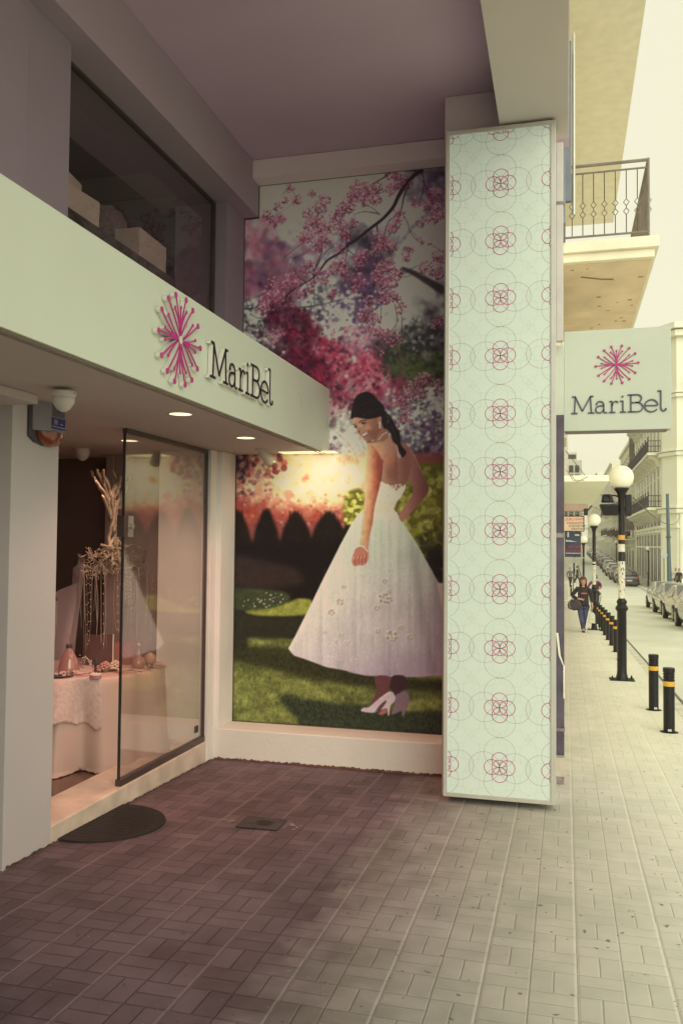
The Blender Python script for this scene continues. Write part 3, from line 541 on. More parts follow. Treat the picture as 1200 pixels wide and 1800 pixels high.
q.add(V, [(3*i, 3*i+1, 3*i+4, 3*i+3) for i in range(n)]+[(3*i, 3*i+3, 3*i+5, 3*i+2) for i in range(n)])
part(q, 'base_grime', mat('dark_grime', (.09, .055, .05), .9, var=.4, scale=12), bevel=0, fix=False)
# upper level
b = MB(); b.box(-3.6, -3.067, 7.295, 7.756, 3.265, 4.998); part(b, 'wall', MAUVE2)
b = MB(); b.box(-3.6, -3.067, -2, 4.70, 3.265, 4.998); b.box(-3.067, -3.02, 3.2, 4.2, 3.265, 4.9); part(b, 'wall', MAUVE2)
b = MB(); b.box(-3.6, -3.067, 4.70, 7.295, 3.0, 3.262); part(b, 'window_ledge', WHITE)
b = MB(); b.box(-3.8, -2.92, -4, 7.755, 5.0, 5.488); part(b, 'beam', mat('beam_mauve', (.42, .34, .40), .85, var=.05, scale=.8, bump=.1, bscale=40))
b = MB(); b.box(-2.918, -.5, 7.549, 7.756, 5.31, 5.488); part(b, 'beam', mat('beam_cream', (.86, .76, .80), .85, var=.04, scale=.8))
b = MB(); b.box(-.50, .022, -6, 6.98, 5.095, 5.488); part(b, 'beam', mat('edge_beam', (.66, .60, .58), .8, var=.04, scale=.8, bump=.08))
b = MB(); b.box(-4.4, .03, -7, 8.0, 5.492, 5.9); part(b, 'ceiling', MAUVE)
b = MB(); b.box(-.96, -.10, 6.842, 7.757, -.6, 5.489); part(b, 'column', mat('column_cream', (.74, .66, .70), .8, var=.04, scale=.8))
b = MB(); b.box(-4.4, -.12, -1.6, -1.3, -.2, 5.094); part(b, 'wall', MAUVE2)  # unseen wall added behind the camera to shade the near-left floor
# canopy with sign fascia
b = MB(); b.box(-3.62, -2.2, -2, 7.742, 2.654, 3.2); b.box(-5.7, -3.62, 2.0, 7.742, 2.654, 2.9); part(b, 'canopy', SOFF)
b = MB(); b.box(-2.2, -2.181, -2, 7.742, 2.652, 3.266); b.box(-3.06, -2.2, -2, 7.742, 3.24, 3.262)
fascia = part(b, 'fascia', SIGNW, bevel=.003)
b = MB(); b.box(-2.215, -2.205, -2, 7.73, 2.646, 2.653); b.box(-2.26, -2.245, -2, 7.73, 2.648, 2.6535); part(b, 'drip_strip', mat('strip_brown', (.3, .25, .22), .6), bevel=0)  # thin brown strips along the front underside of the canopy
b = MB(); b.box(-3.9, -3.0, -2, 4.33, 2.60, 2.6525); part(b, 'bulkhead', SOFF)
# shop interior shell
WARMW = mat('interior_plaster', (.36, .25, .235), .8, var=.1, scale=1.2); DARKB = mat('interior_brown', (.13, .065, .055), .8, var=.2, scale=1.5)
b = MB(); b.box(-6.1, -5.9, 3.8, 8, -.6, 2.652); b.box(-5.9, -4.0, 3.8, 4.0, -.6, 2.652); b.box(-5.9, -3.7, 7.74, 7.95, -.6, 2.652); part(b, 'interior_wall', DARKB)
b = MB(); b.box(-4.42, -3.7, 7.52, 7.74, -.08, 2.652); b.box(-4.2, -4.1, 7.5, 7.52, 1.7, 2.6); part(b, 'interior_wall', WARMW)
b = MB(); b.box(-5.9, -3.5501, 3.9, 7.74, -.3, -.08); part(b, 'floor', mat('brown_floor_tiles', (.13, .062, .045), .25, var=.25, scale=2, spec=.5))
# door glazing
G1 = glass('shop_glass', (.95, .94, .92), 2.6, .05, dirt=.07)
dg = empty('shopfront_glazing', (-3.22, 6.5, -.03), 0, 'frameless clear glass shopfront sheet with bronze channel and small lock', 'glazing')
def prt(mb, name, m, parent, **k):
    o = mb.build(name, m, parent, **k); o.matrix_parent_inverse = parent.matrix_basis.inverted() if parent.parent is None else Matrix(); return o
def plc(parent): return Matrix.Translation(-Vector(parent.location))
def P(mb, name, m, parent, **k):        # part given in world coordinates, parent unrotated
    o = mb.build(name, m, parent, **k); w = Vector((0, 0, 0)); p = parent
    while p: w += Vector(p.location); p = p.parent
    o.location = -w; return o
for o in shop.children: o.matrix_parent_inverse = Matrix(); o.location = -shop.location
b = MB(); b.box(-3.225, -3.215, 5.745, 7.232, .02, 2.615); P(b, 'pane', G1, dg)
b = MB(); b.box(-3.245, -3.195, 5.735, 7.249, -.03, .02); b.box(-3.24, -3.2, 5.74, 7.249, 2.615, 2.652); b.box(-3.24, -3.2, 7.232, 7.249, .02, 2.615); P(b, 'channel', STEEL, dg, bevel=.002)
b = MB(); b.box(-3.23, -3.21, 5.735, 5.745, .02, 2.615); P(b, 'polished_edge', mat('glass_edge', (.03, .03, .035), .2), dg)
b = MB(); b.box(-3.25, -3.19, 5.70, 5.755, 1.83, 1.99); b.mi = 1; b.box(-3.207, -3.199, 5.78, 5.86, 1.83, 1.99); b.lathe([(.02, 0), (.02, .02), (.0, .021)], (-3.198, 5.82, 1.91), 12, 0); P(b, 'lock', [STEEL, mat('brushed_plate', (.5, .48, .45), .35, .8)], dg)
b = MB(); b.box(-3.214, -3.208, 7.06, 7.13, .08, .14); P(b, 'sticker', mat('dark_sticker', (.05, .04, .035), .6), dg)
# upper window
wd = empty('upper_window', (-3.2, 6, 3.27), 0, 'large dark upper window above the white sign fascia with thin frame', 'window')
b = MB(); b.box(-3.206, -3.198, 4.72, 7.265, 3.28, 4.985); P(b, 'pane', glass('dark_glass', (.86, .82, .84), 1.2, .01, dirt=.03), wd)
b = MB(); b.box(-3.22, -3.18, 7.262, 7.293, 3.264, 4.997); b.box(-3.22, -3.18, 4.70, 7.262, 4.975, 4.997); b.box(-3.22, -3.18, 4.70, 7.262, 3.264, 3.29); P(b, 'frame', STEEL, wd, bevel=.002)
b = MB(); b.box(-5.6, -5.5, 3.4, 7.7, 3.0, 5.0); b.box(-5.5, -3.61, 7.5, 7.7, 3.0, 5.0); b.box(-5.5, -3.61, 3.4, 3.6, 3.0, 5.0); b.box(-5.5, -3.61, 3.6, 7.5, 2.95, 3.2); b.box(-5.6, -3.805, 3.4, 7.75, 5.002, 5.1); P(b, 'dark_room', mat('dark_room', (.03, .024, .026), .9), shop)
CARD = mat('white_cardboard', (.78, .72, .60), .7, var=.06)
def carton(label, c, d, rz):
    e = empty('carton', c, rz, label, 'box', 'cartons behind the upper window')
    q = MB(); q.box(-d[0]/2, d[0]/2, -d[1]/2, d[1]/2, 0, d[2]*.78); q.build('box_body', CARD, e, bevel=.004)
    q = MB(); q.box(-d[0]/2-.004, d[0]/2+.004, -d[1]/2-.004, d[1]/2+.004, d[2]*.5, d[2]); q.build('lid', CARD, e, bevel=.012)
carton('white cardboard carton nearest the right end of the upper window ledge', (-3.42, 6.31, 4.074), (.22, .50, .25), R(2))
carton('greyish white carton half hidden at the left end of the upper window', (-3.44, 5.26, 4.074), (.24, .42, .21), R(-5))
carton('small dim carton stacked on the left carton in the upper window', (-3.47, 5.2, 4.286), (.2, .3, .1), R(9))
q = MB(); q.box(-3.95, -3.27, 4.75, 6.65, 3.99, 4.07); [q.box(x_, x_+.04, y_, y_+.04, 3.2, 3.99) for x_ in (-3.93, -3.32) for y_ in (4.78, 5.6, 6.58)]; tag(q.build('storage_shelf', mat('shelf_grey', (.10, .085, .085), .7)), 'dark storage shelf carrying cartons behind the upper window', 'shelf')
sk = MB(); rs = random.Random(3); sk.lathe([(.0, 0), (.16, .0), (.2, .12), (.19, .3), (.15, .44), (.12, .52), (.0, .55)], (0, 0, 0), 24)
for i, v in enumerate(sk.v): sk.v[i] = (v[0]*(1+rs.uniform(-.06, .06)), v[1]*(1+rs.uniform(-.06, .06))*1.25, v[2]+rs.uniform(-.012, .012))
o = sk.build('fabric_sack', mat('sack_cloth', (.30, .26, .25), .9, bump=.3), smooth=True, loc=(-3.72, 6.25, 4.07)); o.scale = (1.0, 1.0, .95); tag(o, 'slumped pale fabric sack behind the white carton in the upper window', 'sack')

# ------------------------------------------------------------------ mural: a printed panel fixed in the niche (vertex-coloured print)
def mural():
    art, X0, Y0 = paint_mural(np); H, Wd = art.shape[:2]
    yw = 7.738; x0, x1, z0, z1 = -3.118, -.962, .062, 5.309; st = .0062
    nx = int((x1-x0)/st)+1; nz = int((z1-z0)/st)+1
    X = np.linspace(x0, x1, nx); Z = np.linspace(z0, z1, nz); XX, ZZ = np.meshgrid(X, Z)
    dx, dy, dz = XX, np.full_like(XX, yw), ZZ-CAM_H
    w = dx*Fv.x+dy*Fv.y+dz*Fv.z; U_ = 600+F_PX*(dx*Rv.x+dy*Rv.y+dz*Rv.z)/w-X0-.5; V_ = 900-F_PX*(dx*Uv.x+dy*Uv.y+dz*Uv.z)/w-Y0-.5
    U_ = np.clip(U_, 0, Wd-1.001); V_ = np.clip(V_, 0, H-1.001); i = V_.astype(int); j = U_.astype(int); fy = (V_-i)[..., None]; fx = (U_-j)[..., None]
    c = art[i, j]*(1-fy)*(1-fx)+art[i+1, j]*fy*(1-fx)+art[i, j+1]*(1-fy)*fx+art[i+1, j+1]*fy*fx
    c = c/255; c = np.where(c > .04045, ((c+.055)/1.055)**2.4, c/12.92)*np.array(MURAL_GAIN); c = np.clip(c*(1+.55*np.clip((ZZ[..., None]-3.2)/1.4, 0, 1)), .004, .90)  # upper print painted lighter to make up for the weaker light there
    keep = ((XX > -3.063) | (ZZ < 2.66)) & ((XX > -2.914) | (ZZ < 4.992))
    me = bpy.data.meshes.new('mural_print'); idx = np.arange(nx*nz).reshape(nz, nx)
    q = np.stack([idx[:-1, :-1], idx[:-1, 1:], idx[1:, 1:], idx[1:, :-1]], -1).reshape(-1, 4)
    kq = (keep[:-1, :-1] & keep[:-1, 1:] & keep[1:, 1:] & keep[1:, :-1]).reshape(-1); q = q[kq]
    used = np.unique(q); rm = np.full(nx*nz, -1); rm[used] = np.arange(len(used)); q = rm[q]
    co = np.stack([XX, np.full_like(XX, 0.), ZZ], -1).reshape(-1, 3)[used]
    me.vertices.add(len(co)); me.vertices.foreach_set('co', co.ravel().astype(np.float32)); me.loops.add(q.size); me.loops.foreach_set('vertex_index', q.ravel().astype(np.int32))
    me.polygons.add(len(q)); me.polygons.foreach_set('loop_start', (np.arange(len(q))*4).astype(np.int32)); me.polygons.foreach_set('loop_total', np.full(len(q), 4, np.int32)); me.update(); me.validate()
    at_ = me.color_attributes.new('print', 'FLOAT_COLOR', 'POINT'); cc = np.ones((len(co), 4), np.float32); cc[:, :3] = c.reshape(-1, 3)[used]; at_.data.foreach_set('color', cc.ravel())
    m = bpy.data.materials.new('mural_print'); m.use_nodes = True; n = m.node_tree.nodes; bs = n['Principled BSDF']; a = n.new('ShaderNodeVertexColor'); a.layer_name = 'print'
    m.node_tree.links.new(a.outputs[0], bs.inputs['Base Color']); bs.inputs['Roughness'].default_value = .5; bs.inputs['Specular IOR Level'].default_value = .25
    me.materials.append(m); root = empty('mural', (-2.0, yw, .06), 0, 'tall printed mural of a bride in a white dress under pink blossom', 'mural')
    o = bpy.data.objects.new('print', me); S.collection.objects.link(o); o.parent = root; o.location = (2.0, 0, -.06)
    e = MB(); t = .007
    for a0, a1, c0, c1 in ((x0-t, x1, z0, z0+t), (x0-t, x0, z0, 2.65), (-3.063-t, -3.063, 2.67, 4.992), (-3.063-t, -2.914-t, 4.992, 4.992+t), (-2.914-t, -2.914, 4.992, z1+t), (-2.914, x1, z1, z1+t)):
        e.box(a0, a1, yw-.012, yw+.008, c0, c1)
    P(e, 'edge_trim', STEEL, root)
mural()
# ------------------------------------------------------------------ lettering and flower emblem
GL = [  # strokes of the slab-serif word, cap height 1
 [(.19, 0), (.245, .98)], [(.235, .98), (.64, .12)], [(.64, .12), (1.1, .98)], [(1.09, .98), (1.15, 0)], [(0, 0), (.37, 0)], [(.95, 0), (1.32, 0)], [(.05, .98), (.26, .98)], [(1.08, .98), (1.27, .98)],
 ['s', (1.43, .5), (1.47, .6), (1.6, .66), (1.75, .62), (1.83, .5), (1.84, .3), (1.84, .08), (1.9, .0), (2.03, 0)], ['s', (1.84, .4), (1.6, .4), (1.44, .32), (1.39, .18), (1.45, .04), (1.6, -.01), (1.75, .05), (1.84, .18)],
 [(2.29, 0), (2.29, .65)], [(2.13, 0), (2.49, 0)], [(2.15, .64), (2.31, .64)], ['s', (2.29, .36), (2.36, .54), (2.49, .64), (2.61, .6)],
 [(2.9, 0), (2.9, .65)], [(2.74, .64), (2.92, .64)], [(2.73, 0), (3.07, 0)],
 [(3.34, 0), (3.34, 1)], [(3.16, .985), (3.5, .985)], [(3.16, 0), (3.5, 0)], ['s', (3.45, .985), (3.7, .985), (3.86, .92), (3.92, .77), (3.86, .62), (3.7, .54), (3.36, .54)], ['s', (3.6, .54), (3.78, .52), (3.93, .42), (3.99, .27), (3.93, .1), (3.76, .005), (3.45, 0)],
 ['s', (4.11, .335), (4.4, .335), (4.78, .34), (4.76, .5), (4.63, .63), (4.45, .67), (4.25, .6), (4.13, .46), (4.09, .31), (4.14, .14), (4.27, .02), (4.46, -.03), (4.64, .02), (4.76, .11)],
 [(4.79, 1.16), (4.98, 1.16)], ['s', (4.97, 1.17), (4.97, .6), (4.97, .2), (5.02, .06), (5.12, 0), (5.22, .05), (5.24, .11)]]
DOTS = [(2.88, .91, .06), (1.44, .49, .05), (2.6, .585, .05), (5.235, .11, .055)]
def word(mb, to3, cap, w, d):
    for st_ in GL:
        P_ = smooth2(st_[1:], 5) if st_[0] == 's' else [Vector(p) for p in st_]
        mb.ribbon([p*cap for p in P_], w, to3, d)
    for x, y, r in DOTS:
        mb.prism([((x+r*math.cos(t*PI/8))*cap, (y+r*math.sin(t*PI/8))*cap) for t in range(16)], lambda u, v: to3(u, v, 0), lambda u, v: to3(u, v, d))
LONG = [(610, 207), (677, 233), (731, 288), (759, 378), (732, 474), (678, 533), (613, 566), (514, 569), (447, 541), (395, 488), (368, 396), (392, 305), (447, 245), (513, 212)]
SHORT = [(561, 252), (614, 259), (678, 298), (706, 356), (706, 407), (678, 468), (617, 513), (563, 524), (510, 518), (450, 477), (422, 418), (421, 370), (450, 310), (507, 265)]
def emblem(mb, to3, Rr, w, d, petals=True):
    k = Rr/196
    for L, rb in ((LONG, 12.5), (SHORT, 8)):
        for x, y in L:
            e = Vector((x-561, 388-y)); ax = Vector((math.copysign(1, e.x), 0)) if abs(e.x) > abs(e.y) else Vector((0, math.copysign(1, e.y)))
            ra = min(abs(e.x), abs(e.y))/max(abs(e.x), abs(e.y), 1); c = ax*(72 if ra < .55 else 30)
            pts = []
            for q in range(9):
                t = q/8; pts.append((2*t*(1-t)*c+t*t*e)*k)
            mb.ribbon(pts, w, to3, d); mb.prism([((e.x+rb*math.cos(t*PI/8))*k, (e.y+rb*math.sin(t*PI/8))*k) for t in range(16)], lambda u, v: to3(u, v, 0), lambda u, v: to3(u, v, d*1.15))
    for a in range(4):
        c, s_ = [(1, 0), (0, 1), (-1, 0), (0, -1)][a]
        pl = [(6, -5), (40, -5), (66, -11), (84, -13), (84, 13), (66, 11), (40, 5), (6, 5)]
        mb.prism([((u*c-v*s_)*k, (u*s_+v*c)*k) for u, v in pl], lambda u, v: to3(u, v, 0), lambda u, v: to3(u, v, d*1.05))
    mb.prism([(17*math.cos(t*PI/8)*k, 17*math.sin(t*PI/8)*k) for t in range(16)], lambda u, v: to3(u, v, 0), lambda u, v: to3(u, v, d*1.3))
MAG = mat('magenta_acrylic', (.50, .022, .24), .3, var=.05, spec=.5); INK = mat('black_lettering', (.018, .016, .022), .35, var=.1); INKG = mat('slate_lettering', (.085, .09, .12), .5, var=.08)
MAGD = mat('magenta_print', (.30, .045, .15), .45, var=.05); CLEAR = mat('acrylic_side', (.74, .72, .68), .15, var=.03, spec=.6, coat=.6)
# big fascia word: standing off the fascia, pale acrylic body and dark face
def fasc(y0, z0, xo): return lambda u, v, h: (-2.181+xo+h, y0+u, z0+v)
sg = empty('raised_lettering', (-2.18, 5.4, 2.9), 0, 'raised black shop name letters MariBel on the white fascia', 'lettering')
q = MB(); word(q, fasc(4.862, 2.836, .004), .222, .017, .030); P(q, 'letter_body', CLEAR, sg)
q = MB(); word(q, fasc(4.862, 2.836, .035), .222, .0165, .004); P(q, 'letter_face', INK, sg)
sg = empty('flower_emblem', (-2.18, 4.44, 2.96), 0, 'raised magenta flower emblem of ball tipped stems on the white fascia', 'emblem')
q = MB(); emblem(q, fasc(4.442, 2.962, .004), .272, .011, .026); P(q, 'emblem_body', CLEAR, sg)
q = MB(); rs = random.Random(4)
for _ in range(7): y, z = rs.uniform(6.75, 7.25), rs.uniform(2.98, 3.13); q.ribbon([(y-5.4, z-2.96), (y-5.4+rs.uniform(-.01, .02), z-2.96+rs.uniform(-.04, .03))], .004, lambda u, v, h: (-2.1808+h, 5.4+u, 2.96+v), .0008)
P(q, 'scuff_marks', mat('scuff', (.34, .28, .26), .8), shop)
q = MB(); emblem(q, fasc(4.442, 2.962, .032), .272, .0082, .004); P(q, 'emblem_face', MAG, sg)
# ------------------------------------------------------------------ hanging sign
hs = empty('hanging_sign', (.43, 7.7, 3.24), 0, 'square white hanging box sign reading MariBel with small pink flower', 'sign')
q = MB(); q.box(-.014, .872, 7.66, 7.80, 2.797, 3.682); P(q, 'sign_box', mat('hanging_sign_white', (.50, .55, .47), .4, var=.02), hs, bevel=.004)
q = MB(); q.box(-.005, .84, 7.664, 7.79, 2.785, 2.796); P(q, 'lower_trim', STEEL, hs)
q = MB(); q.box(-.088, -.016, 7.62, 7.80, 2.92, 3.55); P(q, 'bracket_box', mat('hanging_sign_white', (.50, .55, .47), .4, var=.02), hs, bevel=.004)
f3 = lambda x0, z0: (lambda u, v, h: (x0+u, 7.659-h, z0+v))
q = MB(); word(q, f3(.047, 2.952), .149, .0125, .008); P(q, 'lettering', INKG, hs)
q = MB(); emblem(q, f3(.428, 3.368), .176, .0062, .006); P(q, 'flower_logo', mat('rose_print', (.42, .035, .19), .45), hs)
# ------------------------------------------------------------------ patterned light panel on the column
pn = empty('patterned_panel', (-.5, 6.7, -.16), 0, 'tall white panel with rows of crimson overlapping circle flowers in aluminium frame', 'panel')
px0, px1, pz0, pz1 = -.917, -.072, -.150, 5.075; fw = .03
q = MB(); q.box(px0+fw, px1-fw, 6.612, 6.80, pz0+fw, pz1-fw); P(q, 'panel_face', PANELW, pn)
q = MB()
q.box(px0, px0+fw, 6.6, 6.82, pz0, pz1); q.box(px1-fw-.006, px1, 6.6, 6.82, pz0, pz1); q.box(px0+fw, px1-fw-.006, 6.6, 6.82, pz0, pz0+fw); q.box(px0+fw, px1-fw-.006, 6.6, 6.82, pz1-fw, pz1); P(q, 'frame', ALU, pn, bevel=.002)
bold = MB(); thin = MB(); faint = MB()
def ring(mb, cx, cz, rx, rz, w, lift):
    pts = []; runs = []; n = 40
    for i in range(n+1):
        t = 2*PI*i/n; x, z = cx+rx*math.cos(t), cz+rz*math.sin(t)
        if px0+fw+.002 < x < px1-fw-.008 and pz0+fw+.002 < z < pz1-fw-.002: pts.append((x, z))
        else:
            if len(pts) > 1: runs.append(pts)
            pts = []
    if len(pts) > 1: runs.append(pts)
    for r in runs:
        V = []; k = len(r)
        for i, p in enumerate(r):
            a, b_ = Vector(r[max(i-1, 0)]), Vector(r[min(i+1, k-1)]); t = (b_-a).normalized(); nn = Vector((-t.y, t.x))*w/2; p = Vector(p)
            V += [(p.x+nn.x, 6.612-lift, p.y+nn.y), (p.x-nn.x, 6.612-lift, p.y-nn.y)]
        mb.add(V, [(2*i, 2*i+1, 2*i+3, 2*i+2) for i in range(k-1)])
pc = -.488; P0 = .4535; zc0 = px(875, 1349, 1, 6.612).z
for iz in range(-1, 13):
    z = zc0+iz*.4525
    for ix in (-1, 0, 1):
        x = pc+ix*.428; lf = .0012+.0002*((iz*3+ix) % 3)
        ring(bold, x, z, .056, .056, .0044, lf+.0016)
        for dx_, dz_ in ((.058, 0), (-.058, 0), (0, .056), (0, -.056)): ring(bold, x+dx_, z+dz_, .058, .057, .0044, lf+.0012+abs(dx_)*.004)
        for dx_, dz_ in ((.116, 0), (-.116, 0), (0, .113), (0, -.113)): ring(thin, x+dx_, z+dz_, .117, .113, .0026, lf+abs(dx_)*.004)
        for dx_, dz_, a, c in ((.116, 0, .117, .056), (-.116, 0, .117, .056), (0, .113, .056, .113), (0, -.113, .056, .113)): ring(faint, x+dx_, z+dz_, a, c, .0017, lf-.0006+abs(dx_)*.002)
    for ix in (-.5, .5):
        x = pc+ix*.428; z2 = z+.226; lf = .0004
        for dz_ in (-.113, .113): ring(faint, x, z2+dz_, .064, .122, .0017, lf+abs(dz_+.1)*.001)
        for dx_ in (-.107, .107): ring(faint, x+dx_, z2, .122, .064, .0017, lf+abs(dx_+.1)*.001)
for mb, nme, mm in ((bold, 'circle_pattern', mat('crimson_line', (.50, .035, .20), .5, var=.35, scale=20)), (thin, 'thin_circle_pattern', mat('brown_line', (.42, .37, .36), .5)), (faint, 'faint_circle_pattern', mat('pale_line', (.56, .60, .51), .5))): P(mb, nme, mm, pn, fix=False)
# corner pipe beside the column
cp = empty('downpipe', (-.05, 7.5, -.22), 0, 'square downpipe beside the patterned panel, dark purple below and grey above', 'downpipe')
q = MB(); q.box(-.088, -.012, 7.46, 7.54, .02, 2.915); P(q, 'lower_casing', mat('purple_black_paint', (.075, .062, .09), .5, var=.35, scale=6, bump=.2), cp, bevel=.004)
q = MB(); q.box(-.080, -.018, 7.465, 7.535, 3.555, 5.3); P(q, 'upper_pipe', mat('grey_pipe', (.50, .48, .47), .5, var=.08), cp, bevel=.01)
for bx in ((-.085, -.014, 7.458, 7.542, -.235, .018), (-.092, -.006, 7.455, 7.545, 1.86, 1.90), (-.092, -.006, 7.455, 7.545, .22, .245), (-.086, -.01, 7.458, 7.542, 4.75, 4.775)):
    q = MB(); q.box(*bx); P(q, 'collar', mat('worn_metal', (.26, .22, .22), .5, .3, var=.4, scale=20), cp, bevel=.003)
q = MB(); q.box(-.09, -.004, 7.455, 7.545, -.16, -.0); P(q, 'base_shoe', mat('pale_worn', (.48, .44, .36), .7, var=.2), cp, bevel=.004)
q = MB(); q.ribbon([(-.07, 1.05), (-.05, .86), (-.02, .78)], [.018, .016, .008], lambda u, v, h: (u, 7.459-h, v), .003); q.box(-.02, -.008, 7.452, 7.46, .5, .78); P(q, 'paint_scrape', mat('scrape', (.7, .7, .6), .6), cp)
# ------------------------------------------------------------------ alarm siren on pillar
si = empty('alarm_siren', (XL, 4.60, 2.40), 0, 'grey burglar alarm siren box with blue sticker and amber lens on white pillar', 'alarm siren')
q = MB(); prof = [(-.145, .02), (-.145, .235), (-.12, .262), (-.04, .278), (.0, .268), (.12, .262), (.145, .25), (.145, .06), (.1, .012), (.02, -.012), (-.08, -.005)]
q.prism([(-.15, .03), (-.15, .25), (-.05, .272), (.15, .262), (.15, .04), (.09, -.002), (0, -.016), (-.09, -.002)], lambda u, v: (XL, 4.62+u, 2.405+v), lambda u, v: (XL+.02, 4.62+u, 2.405+v)); P(q, 'back_plate', mat('siren_dark', (.06, .055, .07), .5), si, bevel=.004)
q = MB(); q.hexa([(XL+.0205, 4.49, 2.475), (XL+.0205, 4.75, 2.475), (XL+.0205, 4.75, 2.66), (XL+.0205, 4.49, 2.66), (XL+.085, 4.585, 2.475), (XL+.085, 4.745, 2.475), (XL+.085, 4.745, 2.655), (XL+.085, 4.585, 2.655)]); P(q, 'housing', mat('siren_grey', (.24, .22, .25), .55, .1, var=.06), si, bevel=.006)
q = MB(); [q.box(XL+.0855, XL+.0875, 4.60, 4.735, 2.575+i*.0085, 2.579+i*.0085) for i in range(9)]; P(q, 'speaker_slots', BLACKM, si)
q = MB(); q.box(XL+.0855, XL+.0878, 4.595, 4.742, 2.495, 2.566); P(q, 'blue_sticker', mat('blue_sticker', (.02, .03, .17), .35), si)
q = MB(); q.box(XL+.088, XL+.0885, 4.60, 4.74, 2.508, 2.512); q.box(XL+.088, XL+.0885, 4.685, 4.715, 2.528, 2.534); P(q, 'sticker_text', mat('sticker_text', (.4, .42, .6), .5), si)
text('H', .05, si, mat('red_white_letter', (.8, .45, .42), .5), (XL+.0885-si.location.x, 4.622-si.location.y, 2.523-si.location.z), (PI/2, 0, PI/2), .001, sx=.9)
q = MB(); L_ = [(0, 0), (.052, .006), (.07, .03), (.074, .07), (.074, .075)]
for i in range(1): q.lathe([(.001, -.012), (.06, .0), (.1, .025), (.118, .055), (.12, .078)], (0, 0, 0), 20, 2, True, .62, 1.0)
P(q, 'amber_lens', mat('amber_lens', (.20, .035, .015), .15, var=.3, scale=20, spec=.7, coat=.5), si, smooth=2).location = (XL+.03-si.location.x, 4.655-si.location.y, 2.395-si.location.z)
# dome cameras
def dome(loc, label, r=.062, dim=1):
    e = empty('dome_camera', loc, 0, label, 'camera', 'dome cameras under the canopy')
    q = MB(); q.lathe([(r*1.12, 0), (r*1.12, -.018), (r*.98, -.03), (r*1.02, -.036), (r*.98, -.06), (r*.6, -.098), (r*.2, -.112), (0, -.114)], (0, 0, 0), 28); q.build('housing', mat('camera_white', (.62, .58, .54), .4), e, smooth=2)
    q = MB(); q.box(r*1.1, r*1.13, -.006, .006, -.012, -.006); q.lathe([(.004, 0), (.004, .004)], (r*.72, -r*.72, -.02), 8, 2); q.build('screw_slots', BLACKM, e)
dome((-2.72, 4.16, 2.632), 'white dome camera hanging beside the alarm siren')
dome((-4.33, 6.95, 2.652), 'small white dome camera on the ceiling inside the shop')
# downlights
LAMP = mat('lamp_glow', (.9, .8, .6), .4, emit=(1, .84, .50), estr=1.15)
def downlight(loc, label, e_=18, r=.075, col=(1, .70, .42)):
    e = empty('downlight', loc, 0, label, 'ceiling light', 'round downlights in the canopy soffit')
    q = MB(); q.lathe([(r, -.002), (r*1.14, -.002), (r*1.16, .0), (r, .0005)], (0, 0, 0), 32, cap=False); q.build('trim_ring', ALU, e, smooth=True)
    q = MB(); q.lathe([(0, -.0008), (r, -.0008)], (0, 0, 0), 32, cap=False); q.build('lamp', LAMP, e)
    l = bpy.data.lights.new('downlight_beam', 'SPOT'); l.energy = e_; l.spot_size = R(125); l.spot_blend = 1.; l.color = col; l.shadow_soft_size = .06
    o = bpy.data.objects.new('downlight_beam', l); S.collection.objects.link(o); o.parent = e; o.location = (0, 0, -.03)
downlight((-2.49, 5.17, 2.652), 'lit round downlight under the canopy beneath the flower emblem', 34, .075, (1, .5, .34))
downlight((-3.584, 6.47, 2.652), 'lit round downlight inside the shop seen behind the glass edge', 48, .07, (1, .62, .46))
downlight((-2.53, 6.47, 2.652), 'lit round downlight under the canopy nearest the mural', 74, .075, (1, .36, .22))
downlight((-4.6, 5.6, 2.652), 'unseen downlight added deeper inside the shop to brighten it', 30, .07, (1, .5, .42))  # out-of-view lamp added to brighten the shop display
# wall washing spotlight by the mural
w_ = empty('spotlight', (-2.70, 7.28, 2.652), 0, 'small white adjustable spotlight washing the mural from the soffit', 'spotlight')
q = MB(); q.lathe([(.05, 0), (.05, -.012), (.035, -.016)], (0, 0, 0), 20); q.build('base', mat('spot_white', (.6, .56, .5), .4), w_, smooth=2)
q = MB(); q.tube([(0, 0, -.01), (.02, .01, -.035), (.05, .05, -.075), (.075, .08, -.105)], [.03, .042, .047, .05], 18); q.build('head', MATS['spot_white'], w_, smooth=2)
q = MB(); q.lathe([(0, 0), (.04, 0)], (.077, .083, -.108), 18, cap=False); q.build('lamp', LAMP, w_)
l = bpy.data.lights.new('mural_wash', 'SPOT'); l.energy = 11; l.spot_size = R(150); l.spot_blend = 1; l.color = (1, .80, .45); l.shadow_soft_size = .05
o = bpy.data.objects.new('mural_wash', l); S.collection.objects.link(o); o.parent = w_; o.location = (.42, -.22, -.04); o.rotation_euler = (R(38), R(-6), 0)
q = MB(); q.box(-.02+.1, .62, .26, .44, -.0035, .001); q.build('light_slot', mat('slot_glow', (.9, .8, .5), .4, emit=(1, .82, .42), estr=.75), w_)
# ------------------------------------------------------------------ covers in the paving
cast = mat('cast_iron', (.013, .011, .012), .75, .0, var=.3, scale=20, bump=.4, bscale=90)
e = empty('manhole_cover', (-2.95, 5.33, gz(5.33)+.003), 0, 'large round dark iron manhole cover against the shop sill', 'manhole cover'); e.rotation_euler = (math.atan(-.03), 0, 0)
q = MB(); q.lathe([(.0, .012), (.40, .012), (.43, .010), (.435, 0)], (0, 0, 0), 48); o = q.build('lid', cast, e, smooth=2)
q = MB()
for i in range(-6, 7):
    h = math.sqrt(max(0, .37**2-(i*.056)**2)); q.box(-h, h, i*.056-.006, i*.056+.006, .0122, .0135)
q.build('tread_bars', cast, e)

